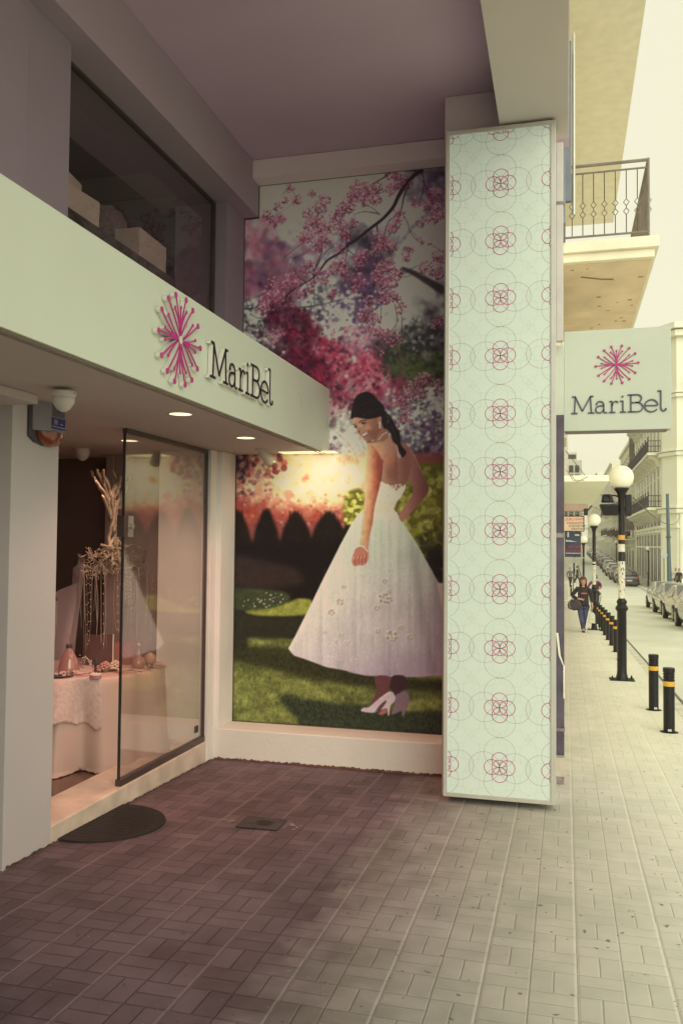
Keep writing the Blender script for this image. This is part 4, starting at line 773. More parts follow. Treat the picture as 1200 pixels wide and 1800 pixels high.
e.location.x = -3.11
e = empty('access_cover', (-2.05, 5.64, gz(5.64)+.004), 0, 'small square iron access cover with a dark round hole in the paving', 'access cover'); e.rotation_euler = (math.atan(-.03), 0, R(2))
q = MB(); q.box(-.15, .15, -.125, .125, 0, .008); q.build('plate', mat('old_iron', (.05, .042, .045), .7, .0, var=.3, scale=12, bump=.3), e, bevel=.004)
q = MB(); q.lathe([(.0, .0095), (.055, .0095), (.06, .0085)], (.02, .0, 0), 24); q.build('hole', BLACKM, e)
q = MB(); rs = random.Random(5)
for i in range(13):
    a = rs.choice((2.9, 3.1, 3.3, .1, .3, -.1, 5.9)); rr = rs.uniform(.17, .26); q.cbox((math.cos(a)*rr*1.15, math.sin(a)*rr*.8, .003), (rs.uniform(.008, .028), rs.uniform(.006, .02), .003))
q.build('mortar_crumbs', mat('crumbs', (.3, .24, .22), .9), e)
# ------------------------------------------------------------------ shop interior display
rnd = random.Random(12); TZ = .68
tb = empty('display_table', (-4.07, 6.76, -.08), 0, 'round display table hidden under a long pale satin cloth', 'table')
q = MB(); q.lathe([(.56, .70), (.56, .735), (0, .735)], (0, 0, 0), 40); q.build('table_top', mat('ply', (.4, .3, .2), .6), tb)
for a in range(4): q = MB(); q.tube([(.4*math.cos(a*PI/2+.7), .4*math.sin(a*PI/2+.7), 0), (.38*math.cos(a*PI/2+.7), .38*math.sin(a*PI/2+.7), .7)], .025); q.build('leg', MATS['ply'], tb)
def cloth(name, r0, zt, zb, flare, folds, amp, m, loc, ry=1., puddle=0., sec=(0, 2*PI), seed=0, lace=0):
    rs = random.Random(seed); ph = [rs.uniform(0, 6.28) for _ in range(4)]; n = 220; V = []; Fs = []
    rows = [(0, 0), (.5, 0), (.93, 0), (.985, .004), (1., .02)]+[(1, .02+.98*(i/18)) for i in range(1, 19)]
    if puddle: rows += [(1, 1.001), (1, 1.002)]
    for ri, (f, t) in enumerate(rows):
        for j in range(n):
            a = sec[0]+(sec[1]-sec[0])*j/(n-1 if sec[1]-sec[0] < 6.2 else n)
            w = math.sin(folds*a+ph[0])*.6+math.sin((folds*1.7)*a+ph[1])*.3+math.sin(folds*.45*a+ph[2])*.5
            k = t**.65; r = r0*f*(1+flare*k)+amp*w*k*(1 if f == 1 else 0)
            if lace: zbb = zb+lace*abs(math.sin(a*14))*.5+lace*math.sin(a*3.1)
            else: zbb = zb
            if puddle and ri >= len(rows)-2: r += puddle*(ri-len(rows)+3)*(.6+.5*w)
            z = zt+(zbb-zt)*min(t, 1); z += (rs.uniform(0, .012) if puddle and t > .97 else 0)
            V.append((r*math.cos(a), r*math.sin(a)*ry, z))
    for i in range(len(rows)-1):
        for j in range(n-1 if sec[1]-sec[0] < 6.2 else n): Fs.append((i*n+j, i*n+(j+1) % n, (i+1)*n+(j+1) % n, (i+1)*n+j))
    q = MB(); q.add(V, Fs); o = q.build(name, m, smooth=True, loc=loc, fix=True)
    so_ = o.modifiers.new('thick', 'SOLIDIFY'); so_.thickness = .003; return o
SAT = mat('pink_satin', (.60, .42, .37), .42, var=.05, scale=3, bump=.08, bscale=200, spec=.5)
tag(cloth('tablecloth', .60, TZ, -.076, .10, 9, .085, SAT, (-4.07, 6.76, 0), 1.2, .015, seed=4), 'pale pink satin tablecloth falling in long folds to the floor', 'tablecloth')
LACE = mat('lace', (.66, .48, .45), .7, var=.14, scale=30, bump=.6, bscale=70)
tag(cloth('lace_overlay', .61, TZ+.006, .32, .13, 9, .085, LACE, (-4.07, 6.76, 0), 1.2, 0, sec=(R(240), R(312)), seed=4, lace=.06), 'lace overlay with scalloped hem hanging at the front of the tablecloth', 'lace cloth')
# tulle drape behind the table
def tulle():
    m = bpy.data.materials.new('mauve_tulle'); m.use_nodes = True; n = m.node_tree.nodes; l = m.node_tree.links; b = n['Principled BSDF']; b.inputs['Base Color'].default_value = (.62, .44, .46, 1); b.inputs['Roughness'].default_value = .8
    t = n.new('ShaderNodeBsdfTransparent'); ms = n.new('ShaderNodeMixShader'); ms.inputs[0].default_value = .55; l.new(t.outputs[0], ms.inputs[1]); l.new(b.outputs[0], ms.inputs[2]); l.new(ms.outputs[0], n['Material Output'].inputs[0]); return m
TUL = tulle()
q = MB(); n = 160; V = []
for i in range(14):
    for j in range(n):
        u = j/(n-1); t = i/13; y = 5.5+u*1.95; x = -4.62+.06*math.sin(u*60+t*2)+.04*math.sin(u*23)+.25*t*t*math.sin(u*5+1); V.append((x, y+.05*math.sin(t*5+u*9), -.07+(1-t)*(1.55+.3*math.sin(u*7))))
q.add(V, [(i*n+j, i*n+j+1, (i+1)*n+j+1, (i+1)*n+j) for i in range(13) for j in range(n-1)]); tag(q.build('tulle_drape', TUL, smooth=True), 'sheer mauve tulle drape hanging behind the display table', 'drape')
# upside-down root bundle
WOOD = mat('bleached_driftwood', (.36, .27, .20), .7, var=.45, scale=14, bump=.5, bscale=90)
rt = empty('hanging_root_bundle', (-3.95, 6.5, 1.45), 0, 'bundle of pale twisted driftwood branches and roots hanging over the table', 'branch decoration')
def hx(x, y, dx=0): p = px(x, y, 0, -3.95+dx); return p-Vector(rt.location)
def limb(pts, r0, r1, name, wob=.006, n=6, dx=0, jit=.08):
    P_ = []; k = len(pts); d0 = dx
    base = [hx(x, y, d0+rnd.uniform(-jit, jit)*(i/(k-1))) for i, (x, y) in enumerate(pts)]
    S_ = smooth2(base, 5); m_ = len(S_); S_ = [p+Vector((rnd.uniform(-wob, wob), rnd.uniform(-wob, wob), rnd.uniform(-wob, wob))) for p in S_]
    return S_, [r0+(r1-r0)*i/(m_-1)*1. for i in range(m_)]
st = MB()
STALK = [[(200, 925), (190, 880), (172, 850), (160, 828)], [(204, 930), (196, 890), (185, 860), (170, 826)], [(205, 920), (192, 880), (184, 850), (182, 824)], [(200, 935), (196, 900), (200, 860), (205, 845), (200, 828)], [(190, 880), (202, 858), (214, 838), (217, 832)], [(203, 900), (208, 880), (222, 850), (226, 838)], [(210, 895), (215, 870), (228, 845), (234, 828)], [(206, 930), (198, 905), (182, 870), (168, 845)], [(196, 915), (199, 880), (208, 862), (212, 843)], [(209, 895), (209, 870), (210, 845)], [(212, 895), (220, 860), (219, 842)], [(198, 930), (200, 890), (188, 846), (176, 832)], [(202, 960), (198, 930), (190, 895), (180, 870)], [(206, 975), (202, 945), (203, 915), (207, 885)], [(196, 970), (192, 945), (200, 915), (204, 880)], [(203, 968), (207, 940), (200, 910), (198, 870)]]
for L in STALK: S_, r = limb(L, .021, .011, 's'); st.tube(S_, [x*rnd.uniform(.9, 1.1) for x in r], 7)
st.build('stalks', WOOD, rt, smooth=True)
st = MB()
ROOT = [[(206, 920), (204, 950), (203, 965), (190, 978), (180, 985)], [(178, 959), (195, 962), (212, 965), (225, 960), (238, 958), (250, 966), (262, 971), (275, 972)], [(200, 945), (192, 965), (188, 985), (184, 1000), (180, 1005)], [(150, 995), (160, 1000), (172, 1005), (178, 1006)], [(203, 960), (212, 975), (216, 995), (220, 1010)], [(208, 950), (218, 965), (228, 990), (236, 1008), (250, 1022)], [(204, 960), (210, 985), (215, 1010), (212, 1030)], [(198, 960), (188, 968), (180, 990), (186, 1010)], [(215, 966), (230, 970), (245, 972)], [(190, 960), (175, 975), (165, 980)], [(203, 950), (212, 955), (220, 958)], [(240, 960), (244, 955)], [(212, 1000), (225, 1000), (236, 995), (245, 1010), (258, 1020)], [(198, 965), (198, 990), (195, 1005)], [(205, 970), (200, 990), (206, 1003)], [(160, 980), (172, 990), (176, 1000)]]
for L in ROOT: S_, r = limb(L, .015, .005, 'r'); st.tube(S_, r, 6)
for _ in range(110):
    x, y = rnd.uniform(176, 218), rnd.uniform(968, 1006); a = rnd.uniform(0, 6.28); S_, r = limb([(x, y), (x+math.cos(a)*6, y+math.sin(a)*6), (x+math.cos(a+.9)*9, y+math.sin(a+.9)*8)], .0065, .003, 't', .003); st.tube(S_, r, 5)
for _ in range(120):
    x, y = rnd.uniform(150, 256), rnd.uniform(962, 1010); a = rnd.uniform(.2, 2.9); S_, r = limb([(x, y), (x+math.cos(a)*9, y+math.sin(a)*9), (x+math.cos(a+.4)*15, y+math.sin(a+.4)*13)], .0042, .002, 't', .004); st.tube(S_, r, 4)
st.build('roots', WOOD, rt, smooth=True)
STR = mat('thread', (.36, .26, .23), .7); BEAD = mat('crystal_bead', (.75, .66, .6), .1, spec=.9, coat=1)
st = MB(); bd = MB()
for i in range(44):
    x = rnd.uniform(138, 272); y0 = rnd.uniform(985, 1012); y1 = y0+rnd.uniform(50, 150); dx = rnd.uniform(-.15, .2); a = hx(x, y0, dx); b_ = hx(x+rnd.uniform(-4, 4), y1, dx); mid = (a+b_)/2+Vector((rnd.uniform(-.02, .02), rnd.uniform(-.03, .03), 0))
    st.tube(smooth2([a, mid, b_], 5), rnd.choice([.0016, .0016, .0038]), 4)
    if i % 3 == 0:
        for t in np.arange(.1, 1, .12): p = a.lerp(b_, float(t)); bd.lathe([(0, -.006), (.006, 0), (0, .006)], p, 6)
st.build('hanging_threads', STR, rt, smooth=True); bd.build('beads', BEAD, rt)
q = MB(); q.tube([hx(200, 900), hx(198, 800)+Vector((0, 0, .35))], .002, 5); q.build('hanging_wire', STR, rt)
# things on the table
def on(x, y): p = px(x, y, 2, TZ+.004); return (p.x, p.y, TZ+.004)
GLS = glass('display_glass', (.86, .72, .68), 1.6, .02, dirt=.12)
def item(name, label, cat, xy, build, group='small pieces laid out on the display table', rz=0):
    e = empty(name, on(*xy), rz, label, cat, group); build(e); return e
def f_decanter(e):
    q = MB(); q.lathe([(0, 0), (.085, 0), (.09, .02), (.07, .11), (.035, .18), (.02, .205), (.02, .235), (.026, .238)], n=28, cap=False); q.build('flask', mat('rose_glass', (.42, .20, .18), .12, spec=.8, coat=.6), e, smooth=True)
    q = MB(); q.lathe([(.022, .205), (.026, .21), (.026, .23), (.022, .235)], n=20); q.build('neck_ribbon', DARKG, e)
    q = MB(); [q.tube([(0, 0, .22), (.01*math.cos(a), .01*math.sin(a), .28), (.03*math.cos(a), .03*math.sin(a), .33)], [.004, .003, .002], 5) for a in (0, 1.3, 2.6, 4)]; q.build('twigs', WOOD, e)
    q = MB(); q.box(.045, .07, -.06, -.057, .13, .16); q.build('paper_tag', CARD, e)
def f_bottle(e):
    q = MB(); q.lathe([(0, 0), (.05, 0), (.062, .03), (.055, .075), (.02, .11), (.012, .15), (.012, .19), (.02, .195)], n=26, cap=False); q.build('bottle_body', MATS['rose_glass'], e, smooth=True)
    q = MB(); q.lathe([(.013, .19), (.02, .2), (.01, .21), (0, .225)], n=14); q.build('stopper', mat('gold', (.6, .42, .22), .3, .8), e, smooth=True)
def f_flower(c):
    def g(e):
        q = MB()
        for i in range(26):
            a = i*2.4; rr = .05*math.sqrt(i/26)+.006; z = .045+.03*(1-i/26); q.lathe([(0, -.001), (.016, .004), (.012, .014), (0, .012)], (rr*math.cos(a), rr*math.sin(a), z-rr*.5), 8)
        q.build('petals', mat('petal_'+c[0], c[1], .7), e, smooth=True); q = MB(); q.lathe([(0, 0), (.03, 0), (.035, .03), (0, .04)]); q.build('calyx', mat('calyx', (.2, .2, .1), .7), e)
    return g
def f_pome(e):
    q = MB(); q.lathe([(0, 0), (.03, .003), (.055, .04), (.048, .08), (.02, .1), (.012, .11)], n=20); q.build('fruit', mat('ceramic_blush', (.5, .3, .26), .35), e, smooth=True)
    q = MB(); [q.tube([(0, 0, .1), (.02*math.cos(a*1.05), .02*math.sin(a*1.05), .125)], [.008, .001], 5) for a in range(6)]; q.build('crown_tips', mat('dark_red', (.15, .03, .03), .6), e)
def f_wreath(e):
    q = MB(); [q.tube([((.06+rnd.uniform(-.012, .012))*math.cos(t*.5+k)*1.3, (.06+rnd.uniform(-.01, .01))*math.sin(t*.5+k), .012+rnd.uniform(0, .02)) for t in range(13)], .0032, 5) for k in range(8)]; q.build('vine_ring', WOOD, e, smooth=True)
    q = MB(); [q.lathe([(0, 0), (.012, .006), (0, .014)], (.08*math.cos(a), .06*math.sin(a), .02), 7) for a in range(5)]; q.build('dried_buds', CARD, e)
def f_tiara(e):
    q = MB(); [q.tube([(-.07+.02*k, 0, 0), (-.06+.02*k, 0, .06+.02*k), (-.01, .01, .10+.008*k), (.05-.01*k, .02, .06), (.07, .02, 0)], .0025, 5) for k in range(4)]; q.build('wire_loops', mat('silver_wire', (.6, .5, .46), .25, .9), e, smooth=True)
    q = MB(); [q.lathe([(0, -.006), (.006, 0), (0, .006)], (rnd.uniform(-.06, .06), rnd.uniform(-.01, .02), rnd.uniform(.02, .12)), 6) for _ in range(16)]; q.build('crystals', BEAD, e)
def f_tin(e):
    q = MB(); q.lathe([(0, 0), (.045, 0), (.045, .028), (0, .028)], n=28); q.build('tin', mat('rose_tin', (.50, .22, .24), .4), e, smooth=2)
    q = MB(); q.lathe([(.047, .026), (.047, .034), (0, .035)], n=28, cap=False); q.build('lid', CARD, e); q = MB(); q.ribbon([(-.01, 0), (0, .04), (.02, .06)], .012, lambda u, v, h: (.045+u*.3, -.02+u, v*.4+h), .002); q.build('ribbon', CARD, e)
def f_board(w, h, c, edge):
    def g(e):
        q = MB(); q.box(-w/2, w/2, -.006, .006, 0, h); q.build('board', mat(c[0], c[1], .25, spec=.7), e)
        if edge: q = MB(); q.box(w/2, w/2+.008, -.007, .007, 0, h); q.build('white_edge', CARD, e)
        q = MB(); q.tube([(0, .006, h*.6), (0, .09, 0)], .005, 6); q.build('easel_leg', WOOD, e)
    return g
def f_candle(e):
    q = MB(); q.lathe([(0, 0), (.032, 0), (.03, .01), (.01, .02), (.012, .06), (.03, .075), (.03, .08)], n=20); q.build('holder', mat('dark_wood', (.09, .04, .03), .4), e, smooth=2); q = MB(); q.lathe([(.02, .08), (.02, .12), (0, .121)], n=16); q.build('candle', DARKG, e)
def f_plate(e):
    q = MB(); q.lathe([(0, .004), (.08, .004), (.1, .014), (.1, .017), (0, .01)], n=30); q.build('dish', mat('dark_tray', (.06, .04, .04), .3), e, smooth=2); q = MB(); [q.lathe([(0, 0), (.012, .01), (0, .022)], (rnd.uniform(-.06, .06), rnd.uniform(-.05, .05), .01), 7) for _ in range(12)]; q.build('sugared_almonds', mat('almond', (.7, .5, .45), .4), e, smooth=True)
def f_garland(e):
    q = MB(); pts = smooth2([(-.16, .0, .012), (-.08, .04, .02), (0, -.02, .015), (.08, .03, .02), (.18, 0, .012)], 6); q.tube(pts, .004, 5); q.build('strand', WOOD, e)
    q = MB(); [q.lathe([(0, -.008), (.013, 0), (0, .012)], Vector(rnd.choice(pts))+Vector((rnd.uniform(-.02, .02), rnd.uniform(-.02, .02), .008)), 7) for _ in range(40)]; q.build('blossoms', mat('blossom', (.66, .42, .38), .7), e)
item('decanter', 'large rose glass flask with twigs and dark neck ribbon on the table', 'decanter', (121, 1182), f_decanter)
item('glass_bottle', 'small round glass bottle with thin neck at the right of the table', 'bottle', (243, 1174), f_bottle)
item('pomegranate', 'blush ceramic pomegranate beside the round glass bottle', 'ornament', (264, 1168), f_pome)
item('twig_wreath', 'small twig wreath lying on the right edge of the table', 'wreath', (276, 1176), f_wreath)
item('tiara', 'wire tiara with crystals standing between flask and candle', 'tiara', (150, 1176), f_tiara)
item('candle_holder', 'dark turned candle holder in the middle of the table', 'candle holder', (168, 1182), f_candle)
item('fabric_flower', 'large pink fabric flower in the middle of the table', 'fabric flower', (185, 1180), f_flower(('pink', (.62, .33, .31))))
item('fabric_flower', 'cream fabric flower next to the black glass edge', 'fabric flower', (203, 1178), f_flower(('cream', (.72, .58, .44))))
item('round_tin', 'flat round rose tin with white ribbon at the front of the table', 'tin', (168, 1192), f_tin)
item('sweet_dish', 'dark dish of sugared almonds at the left of the table', 'dish', (108, 1190), f_plate)
item('blossom_garland', 'blossom garland trailing over the middle of the table', 'garland', (215, 1182), f_garland)
item('blossom_garland', 'tangled blossom garland around the large flask', 'garland', (140, 1188), f_garland)
item('display_board', 'dark mirror board with a white edge standing behind the tiara', 'board', (172, 1168), f_board(.26, .27, ('mirror_board', (.12, .06, .055)), True), rz=R(20))
item('display_board', 'small red brown card standing behind the garland', 'card', (218, 1168), f_board(.17, .2, ('rose_board', (.34, .13, .12)), False), rz=R(12))
# ------------------------------------------------------------------ street furniture
YEL = mat('yellow_band', (.62, .34, .05), .5, var=.15); GLOBE = mat('globe_opal', (.84, .84, .72), .25, var=.01, spec=.5)
def make_bollard():
    e = empty('bollard', (0, 0, 0), 0)
    q = MB(); q.lathe([(.062, 0), (.062, .52)], n=20, cap=False); q.lathe([(.066, 0), (.066, .012), (.062, .013)], n=20, cap=False)
    q.lathe([(.062, .575)]+[(r, .575+z) for r, z in ((.064, .004), (.064, .02), (.056, .024), (.056, .032), (.064, .036), (.064, .052), (.056, .056), (.056, .064), (.064, .068), (.064, .084), (.056, .088), (.056, .094), (.065, .098), (.065, .145), (.06, .15))]+[(0, .727)], n=20); q.build('post', BLACKM, e, smooth=2)
    q = MB(); q.lathe([(.0632, .52), (.0632, .575)], n=20, cap=False); q.build('yellow_band', YEL, e, smooth=True)
    q = MB(); q.box(-.02, .02, -.0645, -.058, .02, .045); q.build('sticker', mat('grey_sticker', (.5, .5, .5), .5), e)
    q = MB(); q.lathe([(.1, .0), (.1, .003), (.06, .004)], n=20); q.build('base_ring', MATS['cast_iron'], e); return e
bol = make_bollard(); BG = 'bollards along the kerb'; ordn = ['first', 'second', 'third', 'fourth', 'fifth', 'sixth', 'seventh', 'eighth', 'ninth', 'tenth', 'eleventh', 'twelfth']
blist = [(1.129, 10.283, 'nearest black bollard with yellow band, on its own by the kerb'), (1.114, 11.862, 'black bollard with yellow band just behind the nearest one')]
yy = 18.4
for i in range(11): blist.append((1.10-.004*i, yy, 'black yellow banded bollard, %s in the row beyond the large lamp post' % ordn[i])); yy += 1.72
blist += [(.36, 60, 'short dark bollard standing alone at the far left of the pavement')]
for i, (x, y, lb) in enumerate(blist):
    o = bol if i == 0 else copy_tree(bol); o.location = (x, y, gz(y)); o.rotation_euler.z = .3*i; tag(o, lb, 'bollard', BG)
def make_lamp():
    e = empty('street_lamp', (0, 0, 0), 0)
    q = MB(); q.lathe([(.105, 0), (.10, .03), (.082, .10), (.078, .16), (.076, 1.14), (.10, 1.17), (.105, 1.2), (.08, 1.24), (.07, 1.26), (.085, 1.29), (.08, 1.32), (.055, 1.35), (.052, 3.03), (.055, 3.04), (.07, 3.12), (.12, 3.19), (.125, 3.21), (0, 3.21)], n=24); q.build('post', BLACKM, e, smooth=2)
    q = MB(); q.lathe([(.0, 3.2)]+[(.202*math.sin(t), 3.395-.202*math.cos(t)) for t in np.linspace(.35, PI, 18)], n=32, cap=False); q.build('globe', GLOBE, e, smooth=True)
    q = MB()
    for a in range(4): q.tube([(.17*math.cos(a*PI/2+.4), .17*math.sin(a*PI/2+.4), 0), (.17*math.cos(a*PI/2+.4), .17*math.sin(a*PI/2+.4), .07)], .012, 6); q.lathe([(.02, .03), (.02, .045)], (.17*math.cos(a*PI/2+.4), .17*math.sin(a*PI/2+.4), 0), 6)
    q.box(-.2, .2, -.2, .2, .0, .006); q.build('anchor_bolts', MATS['cast_iron'], e); return e
lp = make_lamp(); LG = 'globe street lamps'
def stickers(e, zs):
    q = MB(); rs = random.Random(9)
    for z0, z1, m_ in zs: q.mi = m_; q.lathe([(.0555, z0), (.0555, z1)], n=20, cap=False)
    for _ in range(14): a = rs.uniform(3.4, 6.0); z = rs.uniform(1.4, 1.98); q.mi = 2; q.hexa([(.0565*math.cos(t), .0565*math.sin(t), zz) for zz in (z, z+.03) for t in (a, a+.3, a+.3, a)])
    q.build('pasted_stickers', [mat('paper_white', (.62, .6, .52), .8, var=.25, scale=30), YEL, DARKG], e, fix=False)
lps = [(.908, 14.97, 'nearest lamp post with large globe and paper stickers on its black shaft'), (.850, 27.44, 'second lamp post with white globe behind the walking woman'), (.86, 44, 'third lamp post half hidden behind the hanging board'), (7.1, 80, 'lamp post with small globe on the right kerb before the corner building'), (5.95, 108, 'far lamp post with globe, left one of a pair beyond the parked cars'), (6.75, 108, 'far lamp post with globe, right one of a pair beyond the parked cars'), (.8, 84, 'fourth lamp post on the left pavement, far away')]
for i, (x, y, lb) in enumerate(lps[1:]): o = copy_tree(lp); o.location = (x, y, gz(y)); tag(o, lb, 'street lamp', LG)
lp.location = (lps[0][0], lps[0][1], gz(lps[0][1])); tag(lp, lps[0][2], 'street lamp', LG); stickers(lp, [(1.36, 1.98, 0), (2.14, 2.27, 0), (2.34, 2.42, 1)])
lp2 = [o for o in bpy.data.objects if o.get('label') == lps[1][2]][0]; stickers(lp2, [(1.4, 2.0, 0), (2.05, 2.1, 0)])
# traffic light on the nearest post
e = empty('traffic_light', (.908, 14.97, gz(15)+2.85), 0, 'black traffic light heads clamped to the nearest lamp post', 'traffic light')
def tl(q, cx, cy, z, w=.2, h=.3):
    q.box(cx-w/2, cx+w/2, cy-.11, cy+.1, z, z+h)
q = MB(); q.hexa([(-.30, -.1, -.10), (-.06, -.1, -.10), (-.06, .12, -.10), (-.30, .12, -.10), (-.36, -.13, .09), (-.05, -.13, .09), (-.05, .13, .09), (-.36, .13, .09)]); q.hexa([(-.33, -.12, .12), (-.12, -.12, .12), (-.12, .1, .12), (-.33, .1, .12), (-.31, -.1, .26), (-.16, -.1, .26), (-.16, .1, .26), (-.31, .1, .26)]); q.build('left_head', BLACKM, e, bevel=.02)
q = MB(); q.tube([(0, 0, .05), (-.12, 0, .07)], .03); q.tube([(0, 0, .2), (-.1, 0, .24), (-.2, 0, .24)], .014); q.tube([(0, 0, .0), (.09, .1, .02)], .02); q.build('clamp_arm', BLACKM, e)
q = MB(); q.box(.06, .17, .06, .28, -.1, .26); q.build('right_head', BLACKM, e, bevel=.015)
q = MB(); q.tube([(-.24, -.11, .19), (-.24, -.17, .19)], [.055, .06], 16, cap=False); q.build('visor', DARKG, e)
# ------------------------------------------------------------------ neighbour facade with balcony and soffits
nb = empty('neighbour_building', (-.1, 14, 0), 0, 'tan apartment block above the pavement with railed balcony and shutters', 'building')
TAN = mat('tan_render', (.82, .74, .58), .85, var=.06, scale=.8, bump=.15); TANL = mat('balcony_concrete', (.84, .80, .66), .85, var=.08, scale=2.5, bump=.2)
q = MB(); q.box(-9, -.065, 8.05, 24, -1, 30); P(q, 'wall', TAN, nb)
q = MB(); q.box(-.06, 1.07, 11.0, 15.3, 5.385, 5.40); q.box(-.06, 1.07, 11.02, 15.28, 5.40, 5.50); q.box(-.06, 1.12, 10.96, 15.34, 5.50, 5.64); P(q, 'balcony_slab', TANL, nb, bevel=.01)
q = MB(); q.box(-.06, 1.04, 11.1, 15.2, 5.378, 5.384); P(q, 'slab_underside', mat('stained_soffit', (.76, .63, .48), .9, var=.14, scale=2, bump=.3, bscale=12), nb)
q = MB(); rs = random.Random(2)
for _ in range(16):
    x, y = rs.uniform(.05, 1.0), rs.uniform(11.2, 14.8); q.cbox((x, y, 5.376), (rs.uniform(.01, .08), rs.uniform(.015, .05), .004))
q.tube([(.2, 11.6, 5.372), (.45, 11.75, 5.372), (.62, 11.8, 5.372)], .012, 5); P(q, 'rust_spots', mat('rust_spot', (.36, .25, .18), .9), nb)
q = MB(); q.box(-.06, 1.0, 10.2, 19, 8.8, 9.05); q.box(-.06, .55, 6, 10.2, 8.8, 9.05); P(q, 'upper_soffit', mat('upper_tan', (.90, .86, .72), .85, var=.06), nb)
q = MB(); q.box(-.06, -.0, 10.3, 11.2, 5.64, 8.0); q.box(-.06, .07, 10.55, 10.62, 6.0, 8.0); P(q, 'shutter', mat('blue_grey_shutter', (.20, .22, .27), .5), nb, bevel=.004)
q = MB(); q.tube([(.10, 10.75, 5.9), (.10, 10.75, 8.2)], .02, 8); P(q, 'drain_pipe', ALU, nb)
rl = MB(); IR = mat('wrought_iron', (.26, .23, .21), .6, .3, var=.2)
def rail_run(q, a, b_, z0, h, n, deco=True):
    a, b_ = Vector(a), Vector(b_)
    for z, r in ((z0+h, .02), (z0+h*.90, .012), (z0+.05, .014)): q.tube([a+Vector((0, 0, z)), b_+Vector((0, 0, z))], r, 6)
    d = (b_-a).normalized()
    for i in range(n+1):
        p = a.lerp(b_, i/n)
        if deco:
            zs = [(.05, 0), (.30, 0), (.345, .034), (.39, 0), (.395, 0), (.42, .0), (.465, .034), (.51, 0), (.9, 0)]
            for s_ in (-1, 1):
                if s_ == 1 or True: q.tube([p+d*(k_*s_)*1.0+Vector((0, 0, z0+h*t)) for t, k_ in zs], .006, 4)
        else: q.tube([p+Vector((0, 0, z0+.05)), p+Vector((0, 0, z0+h))], .008, 4)
rail_run(rl, (-.05, 11.02, 0), (1.0, 11.02, 0), 5.66, .96, 8); rail_run(rl, (1.0, 11.02, 0), (1.0, 15.2, 0), 5.66, .96, 36, False); rl.tube([(1.0, 11.02, 5.64), (1.0, 11.02, 6.64)], .018, 6)
P(rl, 'balcony_railing', IR, nb)
# long pale canopy further on, boards beneath it
nb2 = empty('shop_row', (-.1, 30, 0), 0, 'row of shops on the left with a long pale canopy over the pavement', 'building')
q = MB(); q.box(-9, -.09, 24.02, 64, -3, 12); P(q, 'wall', TAN, nb2)
q = MB(); q.box(-.08, 1.2, 25.2, 45, 3.62, 3.80); P(q, 'canopy', mat('canopy_pale', (.85, .87, .74), .6, var=.03), nb2, bevel=.01)
q = MB(); q.box(-.08, .6, 24.6, 25.1, 2.75, 2.95); q.tube([(.15, 24.4, 3.75), (.3, 24.4, 3.55), (.6, 24.45, 3.7)], .012, 5); q.tube([(.02, 24.4, 3.9), (.2, 24.4, 3.6), (.5, 24.42, 3.6)], .012, 5); P(q, 'canopy_beam', mat('brown_beam', (.34, .25, .2), .7), nb2)
q = MB(); [q.box(-.09, .02+.1*(i % 2), 26+i*6, 28.5+i*6, 5+1.5*(i % 3), 7+1.5*(i % 3)) for i in range(6)]; P(q, 'shutters', mat('pale_shutter', (.5, .48, .42), .7), nb2)
tw = empty('apartment_tower', (1, 120, 0), 0, 'distant apartment tower with dark window grid above the pale canopy', 'building')
q = MB(); q.box(-10, 2.15, 120, 135, -2, 13.4); q.box(-8, 1.5, 121, 133, 13.4, 14.6); P(q, 'wall', mat('tower_pale', (.68, .68, .56), .8), tw)
q = MB()
for i in range(8):
    for k_ in range(4): x0 = -1.1+k_*.78; q.box(x0, x0+.55, 119.9, 119.99, 3.0+i*1.25, 3.95+i*1.25)
q.box(-1.5, 1.4, 120.9, 120.98, 13.7, 14.3); o = P(q, 'windows', mat('window_dark', (.05, .05, .07), .3), tw)
# hanging boards
e = empty('hanging_board', (.3, 22, 3), 0, 'cream hanging shop board with red heading and wrought iron scroll bracket', 'sign')
zb0, zb1 = px(1000, 968-1.5, 1, 22).z, px(1000, 908, 1, 22).z; xr = px(1025, 930, 1, 22).x; zm = px(1000, 934, 1, 22).z
q = MB(); q.box(-.03, xr, 21.97, 22.05, zm+.01, zb1); P(q, 'board', mat('cream_board', (.62, .46, .36), .6, var=.08), e, bevel=.003)
q = MB(); [q.box(*b_) for b_ in ((-.04, xr+.015, 21.96, 22.06, zm-.004, zm+.012), (-.04, xr+.015, 21.96, 22.06, zb1, zb1+.02), (xr, xr+.016, 21.96, 22.06, zm+.012, zb1))]; P(q, 'board_frame', BLACKM, e)
RED = mat('red_letters', (.42, .03, .035), .5); text('EUROGRAM', .098, e, RED, (.0-e.location.x, 21.968-22, zb1-.10-3), (PI/2, 0, 0), .001, sx=.82)
for i, t_ in enumerate(('γραμματα', 'χαρακτικη', 'σφραγιδες')): text(t_, .088, e, INK, (.02+i*.05-e.location.x, 21.968-22, zb1-.18-i*.075-3), (PI/2, 0, 0), .001)
q = MB(); q.tube([(-.05, 22, zb1+.07), (xr+.05, 22, zb1+.07)], .012, 6)
for cx in (.12, .27, .40): q.tube([(cx+.05*math.cos(t)*(1-t/9), 22, zb1+.12+.045*math.sin(t)*(1-t/9)) for t in np.linspace(0, 6.5, 14)], .006, 4)
q.tube([(.1, 22, zb1+.07), (.1, 22, zb1)], .006, 4); q.tube([(.4, 22, zb1+.07), (.4, 22, zb1)], .006, 4); P(q, 'scroll_bracket', IR, e)
q = MB(); q.box(xr-.0, xr+.1, 21.9, 22.1, zb1+.03, zb1+.2); q.tube([(xr+.05, 22, zb1+.1), (xr+.2, 22, zb1+.28)], .02, 6); P(q, 'lamp_fitting', BLACKM, e, bevel=.01)
